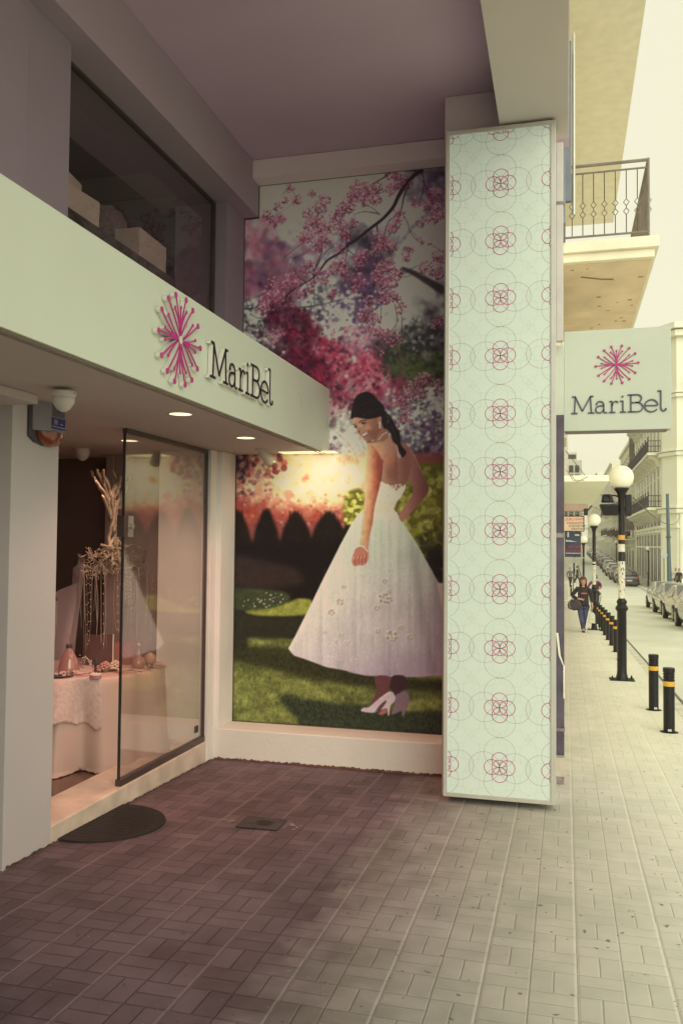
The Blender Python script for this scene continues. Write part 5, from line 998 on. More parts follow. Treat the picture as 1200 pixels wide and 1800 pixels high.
e = empty('dark_banner', (.2, 22, 2.3), 0, 'dark blue hanging poster board with red capitals below the cream board', 'sign'); xr2 = px(1020, 950, 1, 22).x; zd = px(1000, 979, 1, 22).z
q = MB(); q.box(-.02, xr2, 21.98, 22.03, zd, zm-.01); P(q, 'board', mat('navy_board', (.025, .03, .06), .35, var=.6, scale=3), e)
q = MB(); q.hexa([(.0, 21.975, zd+.38), (.28, 21.975, zd+.38), (.1, 21.975, zd+.42), (.0, 21.975, zd+.43), (.0, 21.979, zd+.38), (.28, 21.979, zd+.38), (.1, 21.979, zd+.42), (.0, 21.979, zd+.43)]); q.box(.04, .08, 21.975, 21.979, zd+.5, zd+.62); q.box(.22, .33, 21.975, 21.979, zd+.53, zd+.57); q.box(.0, .36, 21.975, 21.979, zd+.085, zd+.105); P(q, 'poster_artwork', mat('poster_pale', (.34, .4, .45), .5, var=.3, scale=30), e)
for t_, z_, x_ in (('ΑΝΤΑΡΚΤ', zd+.22, .05), ('ΚΑΡΤΑ ΣΕ', zd+.125, .0)): text(t_, .08, e, RED, (x_-e.location.x, 21.975-22, z_-2.3), (PI/2, 0, 0), .001)
q = MB(); q.tube([(-.05, 22, zd-.02), (xr+.02, 22, zd-.02)], .008, 5); P(q, 'lower_bar', ALU, e)
# cabinet, thin sign post, pole on the left pavement
e = empty('utility_cabinet', (-.02, 52, gz(52)), 0, 'pale grey utility cabinet against the wall at the left of the pavement', 'cabinet'); q = MB(); q.box(-.2, .18, -.3, .3, 0, 1.15); q.box(-.22, .2, -.32, .32, 1.15, 1.2); q.build('housing', CONC, e, bevel=.02); q = MB(); q.box(-.15, .14, -.305, -.3, .1, 1.05); q.build('door', mat('cab_door', (.45, .45, .4), .6), e)
def signpost(loc, label, h, r=.14, col=(.5, .5, .48)):
    e = empty('sign_post', loc, 0, label, 'road sign'); q = MB(); q.tube([(0, 0, 0), (0, 0, h)], .03, 8); q.build('post', DARKG, e); q = MB(); q.lathe([(0, -.01), (r, -.01), (r, .01), (0, .01)], (0, -.05, h-r), 20, 1); q.build('disc', mat('sign_disc%d' % int(r*100), col, .5), e)
signpost((px(1166, 990, 1, 62).x, 62, gz(62)), 'thin post with small round road sign before the corner building', 3.1, .22, (.4, .42, .42))
signpost((.55, 66, gz(66)), 'thin post with striped base on the left pavement behind the hanging boards', 2.6, .2, (.3, .3, .3))

# ------------------------------------------------------------------ buildings on the right
CREAM = mat('pale_stucco', (.80, .80, .66), .8, var=.04, scale=.15, bump=.1); TRIM = mat('stucco_trim', (.78, .77, .64), .75, var=.03); WDK = mat('dark_pane', (.05, .04, .055), .25, var=.5, scale=2, spec=.8)
BRP = mat('brown_pane', (.30, .2, .18), .3, var=.2)
def railing_fancy(q, a, b_, z0, h, step=.16):
    a, b_ = Vector(a), Vector(b_); L = (b_-a).length; n = max(2, int(L/step))
    for z in (z0, z0+h*.5, z0+h): q.tube([a+Vector((0, 0, z)), b_+Vector((0, 0, z))], .035, 4)
    for i in range(n+1):
        p = a.lerp(b_, i/n); q.tube([p+Vector((0, 0, z0)), p+Vector((0, 0, z0+h))], .022, 3)
        if i % 8 == 0: q.tube([p+Vector((0, 0, z0-.1)), p+Vector((0, 0, z0+h+.35))], .05, 4)
def win(parent, c, w, h, axis, arch=False, pane=WDK, frm=TRIM, name='window', mull=True):
    """window at centre c on a wall; axis 'y' faces -Y, 'x' faces -X"""
    q = MB(); x, y, z = c; t = .14; fd, pd_ = (.12, .03) if axis == 'y' else (.055, .045)
    def B(u0, u1, v0, v1, d0, d1):
        if axis == 'y': q.box(x+u0, x+u1, y-d1, y-d0, z+v0, z+v1)
        else: q.box(x-d1, x-d0, y+u0, y+u1, z+v0, z+v1)
    B(-w/2-t, -w/2, -h/2-t, h/2+t, 0, fd); B(w/2, w/2+t, -h/2-t, h/2+t, 0, fd); B(-w/2, w/2, h/2, h/2+t, 0, fd); B(-w/2-.2, w/2+.2, h/2+t, h/2+t+.16, 0, .25)
    if mull: B(-.04, .04, -h/2, h/2*.5, .02, .08); B(-w/2, w/2, h*.22, h*.26, .02, .08)
    f = P(q, name, frm, parent); q = MB(); B(-w/2, w/2, -h/2, h/2, 0, pd_); o = P(q, 'pane', pane, f); return f
cb = empty('corner_building', (12, 90, -2), 0, 'pale neoclassical corner building with ironwork balconies and tall shop windows', 'building')
g0 = -2.4
q = MB(); q.add([(8, 77, g0), (8, 106, g0), (24, 106, g0), (24, 75.4, g0), (9.0, 75.4, g0), (8, 77, 20.5), (8, 106, 20.5), (24, 106, 20.5), (24, 75.4, 20.5), (9.0, 75.4, 20.5)], [(0, 1, 6, 5), (1, 2, 7, 6), (2, 3, 8, 7), (3, 4, 9, 8), (4, 0, 5, 9), (5, 6, 7, 8, 9), (4, 3, 2, 1, 0)]); P(q, 'wall', CREAM, cb)
def band(q, z0, z1, d):
    q.hexa([(8-d, 77-d*.3, z0), (8, 77, z0), (8, 106, z0), (8-d, 106, z0), (8-d, 77-d*.3, z1), (8, 77, z1), (8, 106, z1), (8-d, 106, z1)])
    q.hexa([(9-d*.3, 75.4-d, z0), (24, 75.4-d, z0), (24, 75.4, z0), (9, 75.4, z0), (9-d*.3, 75.4-d, z1), (24, 75.4-d, z1), (24, 75.4, z1), (9, 75.4, z1)])
    q.hexa([(8-d, 77-d*.3, z0), (9-d*.3, 75.4-d, z0), (9, 75.4, z0), (8, 77, z0), (8-d, 77-d*.3, z1), (9-d*.3, 75.4-d, z1), (9, 75.4, z1), (8, 77, z1)])
q = MB(); [band(q, z, z+h, d) for z, h, d in ((3.3, .25, .15), (4.55, .35, .3), (4.95, .12, .4), (9.4, .3, .25), (9.75, .1, .35), (14.3, .3, .25), (14.65, .1, .35), (19.4, .5, .5), (20.0, .5, .8))]; P(q, 'cornice', TRIM, cb)
for zb_, nm in ((4.9, 0), (9.7, 1), (14.6, 2)):
    q = MB(); q.box(6.9, 7.99, 78.0, 104, zb_, zb_+.22); bl = P(q, 'balcony', TRIM, cb)
    q = MB()
    for i in range(14): y = 78.6+i*1.9; q.prism([(0, 0), (-.95, 0), (-.9, -.25), (-.45, -.4), (-.3, -.8), (-.1, -.95), (0, -1.1)], lambda u, v: (7.99+u, y, zb_+v), lambda u, v: (7.99+u, y+.35, zb_+v))
    P(q, 'bracket_trim', TRIM, bl)
    q = MB(); railing_fancy(q, (6.95, 78.05, 0), (6.95, 104, 0), zb_+.3, .95, .3); railing_fancy(q, (6.95, 78.05, 0), (8, 78.05, 0), zb_+.3, .95, .2); P(q, 'railing', mat('purple_iron', (.09, .075, .10), .6), bl)
    q = MB(); q.box(9.9, 14.4, 74.5, 75.39, zb_, zb_+.2); bl = P(q, 'balcony', TRIM, cb)
    q = MB(); railing_fancy(q, (9.95, 74.55, 0), (14.35, 74.55, 0), zb_+.28, .95, .13)
    for i in range(14): q.lathe([(.09, -.015), (.11, -.015), (.11, .015), (.09, .015), (.09, -.015)], (10.15+i*.32, 74.55, zb_+.52), 10, 1, False)
    P(q, 'railing', mat('grey_iron', (.20, .19, .2), .6), bl)
for zc_, h in ((7.0, 3.2), (12.0, 3.2), (17.0, 3.0)):
    for i in range(8): win(cb, (8, 79.6+i*3.3, zc_), 1.3, h, 'x')
    win(cb, (11.1, 75.4, zc_), 1.5, h, 'y', pane=BRP); win(cb, (13.4, 75.4, zc_), 1.5, h, 'y', pane=BRP); win(cb, (15.7, 75.4, zc_), 1.5, h, 'y', pane=BRP)
for i in range(8): win(cb, (8, 79.2+i*3.3, .6), 2.5, 4.4, 'x', name='shop_window'); win(cb, (8, 79.2+i*3.3, 3.9), 2.5, .9, 'x', name='transom_window', mull=False)
q = MB()
for i in range(9): y = 77.5+i*3.3; q.box(7.93, 8, y-.25, y+.25, g0, 4.5)
q.box(9.2, 9.8, 75.2, 75.4, g0, 4.5); P(q, 'pilaster', TRIM, cb)
q = MB(); q.box(10.0, 15.2, 75.30, 75.39, -1.8, 2.2); P(q, 'shopfront', mat('teal_shopfront', (.30, .46, .40), .35, var=.25, scale=.6), cb); q = MB(); q.prism([(0, 0), (-.9, -.5), (-.9, -.95), (-.86, -.95), (-.86, -.5), (0, -.05)], lambda u, v: (9.9, 75.39+u, 2.95+v), lambda u, v: (15.3, 75.39+u, 2.95+v)); P(q, 'awning', mat('grey_awning', (.3, .27, .28), .7, var=.3, scale=8), cb)
q = MB(); q.box(8.45, 8.75, 75.9, 76.1, -1.2, -.5); o = P(q, 'wall_box', mat('grey_box', (.25, .25, .24), .6), cb); 
e = empty('wall_lantern', (11.0, 74.6, 2.6), 0, 'small lantern hanging above the teal shopfront', 'lantern'); q = MB(); q.lathe([(.12, 0), (.22, .45), (.24, .5), (.0, .65)], n=6); q.build('lantern_body', mat('lantern_grey', (.32, .3, .28), .5), e); q = MB(); q.tube([(0, 0, .65), (0, .4, .8), (0, .8, .8)], .03, 5); q.build('bracket', DARKG, e)
e = empty('tall_mast', (px(1176, 1020, 1, 70).x, 70, gz(70)), 0, 'tall leaning teal mast in front of the corner building', 'mast')
q = MB(); tp = px(1172, 868, 1, 70)-Vector(e.location); q.tube([(0, 0, -.2), tp*.5, tp], [.19, .14, .11], 12); q.build('mast_pole', mat('teal_mast', (.07, .12, .15), .5), e, smooth=2); q = MB(); q.lathe([(.2, 0), (.2, .12)], tp*.55, 12); q.build('collar', DARKG, e)
BL = [(106.3, 112, 12.3, (.60, .57, .46), 'building with dark gable directly behind the corner building'), (112.2, 134, 15.2, (.66, .64, .5), 'tall building second beyond the corner building with shop awnings'), (134.2, 158, 12.6, (.58, .53, .44), 'brownish lower building third beyond the corner building'), (158.2, 186, 16.8, (.70, .69, .56), 'pale building fourth beyond the corner building'), (186.2, 230, 14.6, (.66, .66, .53), 'very distant pale building near the bend of the street'), (230.2, 330, 21, (.7, .7, .57), 'most distant building at the end of the parked cars')]
for i, (y0, y1, zt, c, lb) in enumerate(BL):
    g_ = gz((y0+y1)/2)-1.5; e = empty('terraced_building', (8, y0, g_), 0, lb, 'building', 'buildings lining the far right side'); mm = mat('stucco_%d' % i, c, .85, var=.06, scale=.2)
    q = MB(); q.box(8+.0*i, 22, y0, y1, g_, zt+g_*0); P(q, 'wall', mm, e)
    q = MB(); q.box(7.75, 8, y0, y1, zt-.4, zt); q.box(7.85, 8, y0, y1, 4.2, 4.5); P(q, 'cornice', TRIM, e)
    n = max(1, int((y1-y0)/4.2)); zz = g_+2.6
    lv = 0
    while zz < zt-1.6 and lv < 5:
        for k_ in range(n): win(e, (8, y0+(k_+.5)*(y1-y0)/n, zz), 1.5 if lv else 2.6, 2.4, 'x', mull=False)
        zz += 3.9; lv += 1
    if i in (0, 1, 2, 3):
        for lv_ in (1, 2):
            q = MB(); za = g_+1.2+3.9*lv_; q.box(7.1, 7.99, y0+.6, y1-.6, za, za+.15); bl = P(q, 'balcony', TRIM, e); q = MB(); railing_fancy(q, (7.12, y0+.6, 0), (7.12, y1-.6, 0), za+.2, .9, .5); P(q, 'railing', MATS['purple_iron'], bl)
    if i == 0: q = MB(); q.box(7.4, 7.99, 106.6, 107.4, 10.2, 16.0); q.box(6.6, 7.9, 106.4, 106.6, 3.6, 6.2); P(q, 'brown_sign', mat('brown_board', (.2, .15, .15), .7, var=.3, scale=2), e)
    if i in (1, 2): q = MB(); q.prism([(0, 0), (-1.3, -.7), (-1.3, -.95), (0, -.15)], lambda u, v: (8+u, y0+2, g_+6+v), lambda u, v: (8+u, y0+9, g_+6+v)); P(q, 'awning', mat('maroon_awning', (.16, .05, .08), .7), e)
e = empty('street_end_building', (0, 430, 4), 0, 'hazy pale block closing the far end of the street', 'building'); q = MB(); q.box(-30, 7, 430, 450, 0, 19); q.box(-14, 0, 428, 430, 19, 26); P(q, 'wall', MATS['stucco_5'], e); q = MB(); [q.box(-25+k_*4, -23+k_*4, 429.8, 429.95, 8+j*4, 10.4+j*4) for k_ in range(8) for j in range(3)]; P(q, 'windows', WDK, e)
# overhead cables
e = MB()
for a, b_ in (((1.1, 15, 2.6), (9.2, 75, 4.3)), ((7.9, 90, 5.6), (.2, 60, 6.5)), ((7.1, 80, 1.6), (12, 74.5, 3.6)), ((.0, 40, 4.3), (8, 110, 5.5)), ((0, 26, 4.6), (7.5, 95, 4.2))):
    a, b_ = Vector(a), Vector(b_); e.tube([a.lerp(b_, t)+Vector((0, 0, -.6*4*t*(1-t))) for t in np.linspace(0, 1, 12)], .014, 4)
tag(e.build('overhead_cables', DARKG), 'thin dark overhead cables strung across the street', 'cable')
# ------------------------------------------------------------------ parked cars
TYRE = mat('tyre_rubber', (.02, .02, .02), .8); RIM = mat('wheel_rim', (.42, .42, .4), .3, .8); CGL = mat('car_glass', (.045, .05, .05), .12, var=.3, spec=.9, coat=.8); CHR = mat('chrome_trim', (.5, .5, .48), .2, .9)
HL = mat('headlight_glass', (.7, .7, .64), .1, spec=.9, coat=1); TL_ = mat('tail_light', (.35, .02, .02), .25, spec=.7, coat=.5); PLT = mat('number_plate', (.7, .7, .66), .5)
def make_car(paint, hatch=True, rear=False):
    """front towards -Y; length about 4.1"""
    e = empty('parked_car', (0, 0, 0)); rp = mat(*paint[0:1], paint[1], .22, .25, var=.05, scale=2, spec=.6, coat=.7)
    # stations: y, half width, sill z, shoulder z, top z, top half width
    ST_ = [(-2.06, .62, .38, .60, .62, .58), (-2.0, .74, .24, .68, .70, .66), (-1.85, .82, .20, .76, .80, .70), (-1.5, .86, .19, .86, .90, .72), (-1.05, .87, .19, .92, .985, .72), (-.62, .875, .19, .95, 1.20, .66), (-.2, .88, .19, .97, 1.42, .60), (.3, .88, .19, .97, 1.475, .585), (.9, .88, .19, .975, 1.46, .58), (1.35, .875, .19, .98, 1.40, .57)]
    ST_ += [(1.72, .86, .20, .97, 1.22, .60), (1.95, .82, .24, .93, .98, .66), (2.04, .76, .32, .84, .86, .66)] if hatch else [(1.5, .87, .2, .98, 1.2, .62), (1.8, .85, .2, .97, 1.02, .68), (2.1, .80, .25, .90, .93, .68), (2.2, .72, .34, .8, .82, .62)]
    V = []; n = 14
    for y, w, s_, h, t, tw_ in ST_:
        ring = [(0, s_), (w*.86, s_), (w*.97, s_+.10), (w, (s_+h)/2), (w*.985, h-.08), (w*.95, h), (tw_+(w*.95-tw_)*.10, t-.05) if t-h > .08 else (w*.86, (h+t)/2), (tw_*.86, t-.008), (0, t)]
        full = ring+[(-a, b_) for a, b_ in ring[-2:0:-1]]; V += [(a, y, b_) for a, b_ in full]
    m = len(V)//len(ST_); Fs = [(i*m+j, i*m+(j+1) % m, (i+1)*m+(j+1) % m, (i+1)*m+j) for i in range(len(ST_)-1) for j in range(m)]+[tuple(range(m-1, -1, -1)), tuple((len(ST_)-1)*m+j for j in range(m))]
    q = MB(); q.add(V, Fs); o = q.build('body', rp, e, smooth=True); sb = o.modifiers.new('sub', 'SUBSURF'); sb.levels = 1; sb.render_levels = 1
    L = {s[0]: s for s in ST_}
    def side(y): 
        for a, b_ in zip(ST_, ST_[1:]):
            if a[0] <= y <= b_[0]: t = (y-a[0])/(b_[0]-a[0]); return [a[k]+(b_[k]-a[k])*t for k in range(6)]
    q = MB()
    for sgn in (-1, 1):
        for y0, y1 in ((-.62, -.02), (.05, .72), (.8, 1.38)):
            P_ = []
            for y, f in ((y0, .14), (y1, .14), (y1, .86), (y0, .86)):
                _, w, s_, h, t, tw_ = side(y); lo = (w*.95+.012, h+.03); hi = (tw_+(w*.95-tw_)*.10+.02, max(t-.09, h+.06)); k = (f-.14)/.72
                P_.append(((lo[0]+(hi[0]-lo[0])*k)*sgn, y, lo[1]+(hi[1]-lo[1])*k))
            q.add([(p[0], p[1], p[2]) for p in P_]+[(p[0]-.02*sgn, p[1], p[2]) for p in P_], [(0, 1, 2, 3), (4, 7, 6, 5), (0, 4, 5, 1), (1, 5, 6, 2), (2, 6, 7, 3), (3, 7, 4, 0)])
    q.build('side_windows', CGL, e)
    q = MB(); a, b_ = side(-1.0), side(-.24); q.hexa([(-a[5]*.93, -1.0, a[4]+.012), (a[5]*.93, -1.0, a[4]+.012), (b_[5]*.93, -.24, b_[4]+.012), (-b_[5]*.93, -.24, b_[4]+.012)]+[(-a[5]*.93, -.98, a[4]+.024), (a[5]*.93, -.98, a[4]+.024), (b_[5]*.93, -.26, b_[4]+.024), (-b_[5]*.93, -.26, b_[4]+.024)]); q.build('windscreen', CGL, e)
    q = MB(); y0, y1 = (1.42, 1.9) if hatch else (1.36, 1.74); a, b_ = side(y0), side(y1); q.hexa([(-a[5]*.9, y0, a[4]+.006), (a[5]*.9, y0, a[4]+.006), (b_[5]*.92, y1, b_[4]+.006), (-b_[5]*.92, y1, b_[4]+.006)]+[(-a[5]*.9, y0+.02, a[4]+.022), (a[5]*.9, y0+.02, a[4]+.022), (b_[5]*.92, y1+.02, b_[4]+.022), (-b_[5]*.92, y1+.02, b_[4]+.022)]); q.build('rear_window', CGL, e)
    for sx in (-1, 1):
        for wy in (-1.28, 1.28):
            q = MB(); q.lathe([(.0, -.09), (.24, -.1), (.31, -.09), (.325, -.05), (.325, .05), (.31, .09), (.24, .1), (.0, .09)], (sx*.80, wy, .325), 24, 0); w_o = q.build('wheel', TYRE, e, smooth=2)
            q = MB(); q.lathe([(.2, .0), (.21, .012), (.0, .012)] if sx > 0 else [(.2, .0), (.21, -.012), (.0, -.012)], (sx*.897, wy, .325), 20, 0); [q.cbox((sx*.915, wy+.11*math.cos(k*1.257), .325+.11*math.sin(k*1.257)), (.01, .05, .05)) for k in range(5)]; q.build('rim', RIM, w_o)
        q = MB(); q.prism([(-.38, -.04), (.38, -.04), (.36, .22), (.2, .37), (-.2, .37), (-.36, .22)], lambda u, v: (sx*.878, -1.28+u, .29+v), lambda u, v: (sx*.886, -1.28+u, .29+v)); q.prism([(-.38, -.04), (.38, -.04), (.36, .22), (.2, .37), (-.2, .37), (-.36, .22)], lambda u, v: (sx*.878, 1.28+u, .29+v), lambda u, v: (sx*.886, 1.28+u, .29+v)); q.build('wheel_arches', BLACKM, e)
        q = MB(); q.hexa([(sx*.5, -2.04, .60), (sx*.78, -1.93, .60), (sx*.78, -1.87, .74), (sx*.5, -1.97, .72), (sx*.5, -1.99, .58), (sx*.76, -1.88, .58), (sx*.76, -1.8, .74), (sx*.5, -1.9, .73)]); q.build('headlight', HL, e, bevel=.01)
        yb = 2.0 if hatch else 2.14
        q = MB(); q.box(min(sx*.52, sx*.8), max(sx*.52, sx*.8), yb-.14, yb+.02, .68, .9); q.build('tail_light', TL_, e, bevel=.02)
        q = MB(); q.box(min(sx*.86, sx*1.02), max(sx*.86, sx*1.02), -.72, -.6, .92, 1.04); q.build('mirror', rp, e, bevel=.02)
    q = MB(); q.box(-.5, .5, -2.085, -2.04, .36, .52); q.build('grille', BLACKM, e, bevel=.01)
    yb = 2.05 if hatch else 2.2
    q = MB(); q.box(-.72, .72, -2.10, -1.98, .24, .34); q.box(-.74, .74, yb-.1, yb+.04, .26, .46); q.build('bumper', DARKG, e, bevel=.02)
    q = MB(); q.box(-.26, .26, -2.11, -2.10, .40, .5); q.box(-.26, .26, yb+.041, yb+.05, .5, .61); q.build('number_plate', PLT, e)
    return e
def tint_copy(c, m):
    for ch in c.children:
        if ch.name.split('.')[0] in ('body', 'mirror'): ch.data = ch.data.copy(); ch.data.materials[0] = m
    return c
cs = make_car(('silver_paint', (.32, .32, .29)), True); csd = make_car(('pale_gold_paint', (.36, .34, .28)), False)
def cp_(n, c): return mat(n, c, .22, .25, var=.05, scale=2, spec=.6, coat=.7)
PT = dict(silver=MATS['silver_paint'], gold=MATS['pale_gold_paint'], white=cp_('white_paint', (.5, .5, .44)), dark=cp_('dark_blue_paint', (.035, .035, .06)), grey=cp_('grey_paint', (.16, .16, .17)), red=cp_('red_paint', (.25, .04, .04)))
NEAR = [(4.78, 31.6, 'silver', 'silver hatchback parked facing the camera, nearest in the right hand row', 0), (4.92, 37.0, 'gold', 'pale gold saloon parked second in the near right row', 1), (5.05, 42.6, 'silver', 'silver saloon parked third in the near right row', 1), (5.22, 48.2, 'white', 'white hatchback at the far end of the near right row', 0)]
FAR = [(5.65, 83.5, 'dark', 'dark blue hatchback with red tail lights, rear towards the camera, behind the large lamp post', 0)]
names = ['second', 'third', 'fourth', 'fifth', 'sixth', 'seventh', 'eighth', 'ninth', 'tenth', 'eleventh', 'twelfth', 'thirteenth', 'fourteenth']
cols = ['silver', 'grey', 'white', 'silver', 'dark', 'gold', 'white', 'grey', 'silver', 'white', 'dark', 'silver', 'white']
xs = [5.5, 5.35, 5.2, 5.15, 5.1, 5.05, 5.0, 5., 5., 5., 5., 5., 5.]; y = 83.5
for i in range(13): y += 5.2+i*.35; FAR.append((xs[i], y, cols[i], '%s car parked %s in the far row climbing the street' % (cols[i] if cols[i] != 'gold' else 'pale gold', names[i]), i % 2))
used = {0: False, 1: False}
for k, (x, y, c, lb, sd_) in enumerate(NEAR+FAR):
    proto = csd if sd_ else cs
    if used[sd_]: o = copy_tree(proto)
    else: o = proto; used[sd_] = True
    tint_copy(o, PT[c]); farr = k >= len(NEAR); sl = (gz(y+2)-gz(y-2))/4
    o.location = (x, y, gz(y)-.125+(.0)); o.rotation_euler = (math.atan(sl)*(1 if not farr else -1), 0, R(2) if not farr else PI+R(-1)); tag(o, lb, 'car', 'cars parked near the corner' if not farr else 'cars parked up the far street')
# ------------------------------------------------------------------ people
SKIN = mat('skin', (.46, .27, .20), .55, var=.05); HAIRB = mat('auburn_hair', (.10, .025, .018), .5, var=.3, scale=40); JKT = mat('black_jacket', (.018, .016, .022), .75, var=.3, scale=12, bump=.3); JEAN = mat('blue_jeans', (.055, .065, .15), .8, var=.45, scale=5)
def skin_obj(name, nodes, edges, m, parent, root=0, sub=1):
    me = bpy.data.meshes.new(name); me.from_pydata([n_[0] for n_ in nodes], edges, []); me.materials.append(m)
    o = bpy.data.objects.new(name, me); S.collection.objects.link(o); o.parent = parent; sk_ = o.modifiers.new('skin', 'SKIN'); sk_.use_smooth_shade = True
    for i, n_ in enumerate(nodes):
        r = n_[1]; me.skin_vertices[0].data[i].radius = r if isinstance(r, tuple) else (r, r)
    me.skin_vertices[0].data[root].use_root = True
    sb = o.modifiers.new('sub', 'SUBSURF'); sb.levels = sub; sb.render_levels = sub; return o
def chain(L, start=0): return [(i, i+1) for i in range(start, start+len(L)-1)]
def head(e, c, tilt=0, skin=SKIN, s=1.):
    q = MB(); prof = [(0, -.125), (.03, -.122), (.052, -.10), (.066, -.06), (.074, -.01), (.078, .04), (.072, .09), (.05, .125), (.02, .14), (0, .142)]
    q.lathe([(r*s, z*s) for r, z in prof], c, 22, 2, True, 1.0, 1.16); q.prism([(-.014, -.025), (.014, -.025), (.006, .025), (-.006, .025)], lambda u, v: (c[0]+u*s, c[1]-.075*s, c[2]+(v-.01)*s), lambda u, v: (c[0]+u*.6*s, c[1]-(.108 if v < 0 else .09)*s, c[2]+(v-.01)*s))
    for sx in (-1, 1): q.lathe([(0, -.018*s), (.012*s, 0), (0, .018*s)], (c[0]+sx*.078*s, c[1]+.005, c[2]), 8)
    return q
def features(e, c, s=1.):
    q = MB()
    for sx in (-1, 1): q.lathe([(0, -.006*s), (.012*s, 0), (0, .006*s)], (c[0]+sx*.03*s, c[1]-.083*s, c[2]+.012*s), 8); q.box(c[0]+(sx*.03-.018)*s, c[0]+(sx*.03+.018)*s, c[1]-.092*s, c[1]-.08*s, c[2]+.032*s, c[2]+.038*s)
    q.build('eyes', mat('eye_dark', (.03, .02, .02), .3), e); q = MB(); q.box(c[0]-.024*s, c[0]+.024*s, c[1]-.084*s, c[1]-.07*s, c[2]-.062*s, c[2]-.05*s); q.build('mouth', mat('lips', (.3, .08, .07), .5), e, bevel=.004)
def hand(nodes, edges, wrist_i, w, d, r=.008):
    """palm and five short finger chains from the wrist node"""
    d = Vector(d).normalized(); s_ = d.cross(Vector((0, 1, 0))); s_ = s_.normalized() if s_.length > .1 else Vector((1, 0, 0)); w = Vector(w); pi_ = len(nodes); nodes.append((tuple(w+d*.05), (.036, .018))); edges.append((wrist_i, pi_))
    for k, ln in zip((-1.5, -.5, .5, 1.5), (.055, .07, .075, .06)):
        a = w+d*.085+s_*k*.017; i = len(nodes); nodes.append((tuple(a), r)); nodes.append((tuple(a+d*ln*.5), r*.9)); nodes.append((tuple(a+d*ln*.8+Vector((0, -.02, 0))), r*.7)); edges += [(pi_, i), (i, i+1), (i+1, i+2)]
    a = w+d*.035+s_*.04; i = len(nodes); nodes.append((tuple(a), r)); nodes.append((tuple(a+d*.045+s_*.01), r*.8)); edges += [(pi_, i), (i, i+1)]
# walking woman (faces -Y, towards the camera); mid-stride with one leg crossing, hand on a shoulder bag
wm = empty('person', (.50, 26.24, gz(26.24)), R(4), 'woman in black jacket and blue jeans walking towards the camera with a shoulder bag', 'person'); wm.scale = (1.0, 1.0, .95)
N = [((0, .02, .90), (.14, .10)), ((0, .01, 1.05), (.115, .085)), ((0, 0, 1.24), (.145, .095)), ((0, .01, 1.36), (.10, .07)), ((0, .0, 1.43), .045), ((0, -.01, 1.50), .05),
     ((-.17, .01, 1.335), .055), ((-.29, .02, 1.12), .043), ((-.12, -.15, 1.03), .03), ((.17, .01, 1.335), .055), ((.235, .03, 1.08), .043), ((.25, -.05, .86), .03),
     ((-.085, .02, .84), .085), ((-.06, -.04, .50), .058), ((.0, -.06, .13), .042), ((.0, -.16, .04), .035), ((.085, .02, .84), .085), ((.05, .05, .50), .056), ((.03, .22, .17), .04), ((.03, .16, .07), .033)]
E_ = [(0, 1), (1, 2), (2, 3), (3, 4), (4, 5), (3, 6), (6, 7), (7, 8), (3, 9), (9, 10), (10, 11), (0, 12), (12, 13), (13, 14), (14, 15), (0, 16), (16, 17), (17, 18), (18, 19)]
hand(N, E_, 8, (-.12, -.15, 1.03), (1, -.1, -.1)); hand(N, E_, 11, (.25, -.05, .86), (0, 0, -1))
body = skin_obj('body', N, E_, SKIN, wm, 0)
q = head(wm, (0, -.02, 1.575)); q.build('head', SKIN, wm, smooth=True); features(wm, (0, -.02, 1.575))
skin_obj('jacket', [((0, .02, .76), (.20, .15)), ((0, .01, .95), (.18, .13)), ((0, 0, 1.1), (.165, .115)), ((0, 0, 1.26), (.18, .12)), ((0, .01, 1.37), (.12, .09)), ((0, .01, 1.44), (.075, .07)), ((-.19, .01, 1.33), .075), ((-.32, .02, 1.12), .065), ((-.17, -.14, 1.04), .05), ((.19, .01, 1.33), .075), ((.255, .03, 1.08), .065), ((.262, -.03, .90), .05)],
         [(0, 1), (1, 2), (2, 3), (3, 4), (4, 5), (4, 6), (6, 7), (7, 8), (4, 9), (9, 10), (10, 11)], JKT, wm)
skin_obj('jeans', [((0, .02, .88), (.15, .12)), ((-.09, .02, .78), .105), ((-.065, -.04, .48), .078), ((.0, -.055, .14), .07), ((.0, -.055, .07), .078), ((.09, .02, .78), .105), ((.055, .05, .48), .075), ((.035, .21, .2), .062), ((.035, .215, .14), .065)], [(0, 1), (1, 2), (2, 3), (3, 4), (0, 5), (5, 6), (6, 7), (7, 8)], JEAN, wm)
q = MB()
for x, y, z, rx in ((.0, -.10, 0, 0), (.035, .18, .045, 0)): q.prism([(-.045, .08), (.045, .08), (.05, -.06), (.03, -.14), (-.03, -.14), (-.05, -.06)], lambda u, v: (x+u, y+v, z+.0), lambda u, v: (x+u*.85, y+v*.9, z+.07 if v > 0 else z+.05))
q.build('shoes', mat('dark_shoes', (.04, .035, .04), .5), wm, bevel=.012)
q = MB(); q.lathe([(.0, .178), (.05, .17), (.09, .135), (.106, .08), (.108, .03), (.108, -.04), (.112, -.1), (.10, -.17), (.05, -.2)], (0, -.0, 1.56), 28, 2, True, 1.02, 1.12)
V2 = [v for v in q.v]; q.f = [f for f in q.f if not all(V2[i][1] < -.062 and V2[i][2] < 1.665 for i in f)]; q.m = [0]*len(q.f); q.build('hair', HAIRB, wm, smooth=True)
q = MB(); q.box(-.07, .1, -.128, -.12, 1.19, 1.235); q.build('chest_print', mat('red_print', (.4, .08, .09), .6), wm)
wloc = Vector(wm.location)
bag = empty('shoulder_bag', (wloc.x-.235, wloc.y-.12, wloc.z+.80), 0, 'large dark leather shoulder bag hanging at the walking woman\'s side', 'bag')
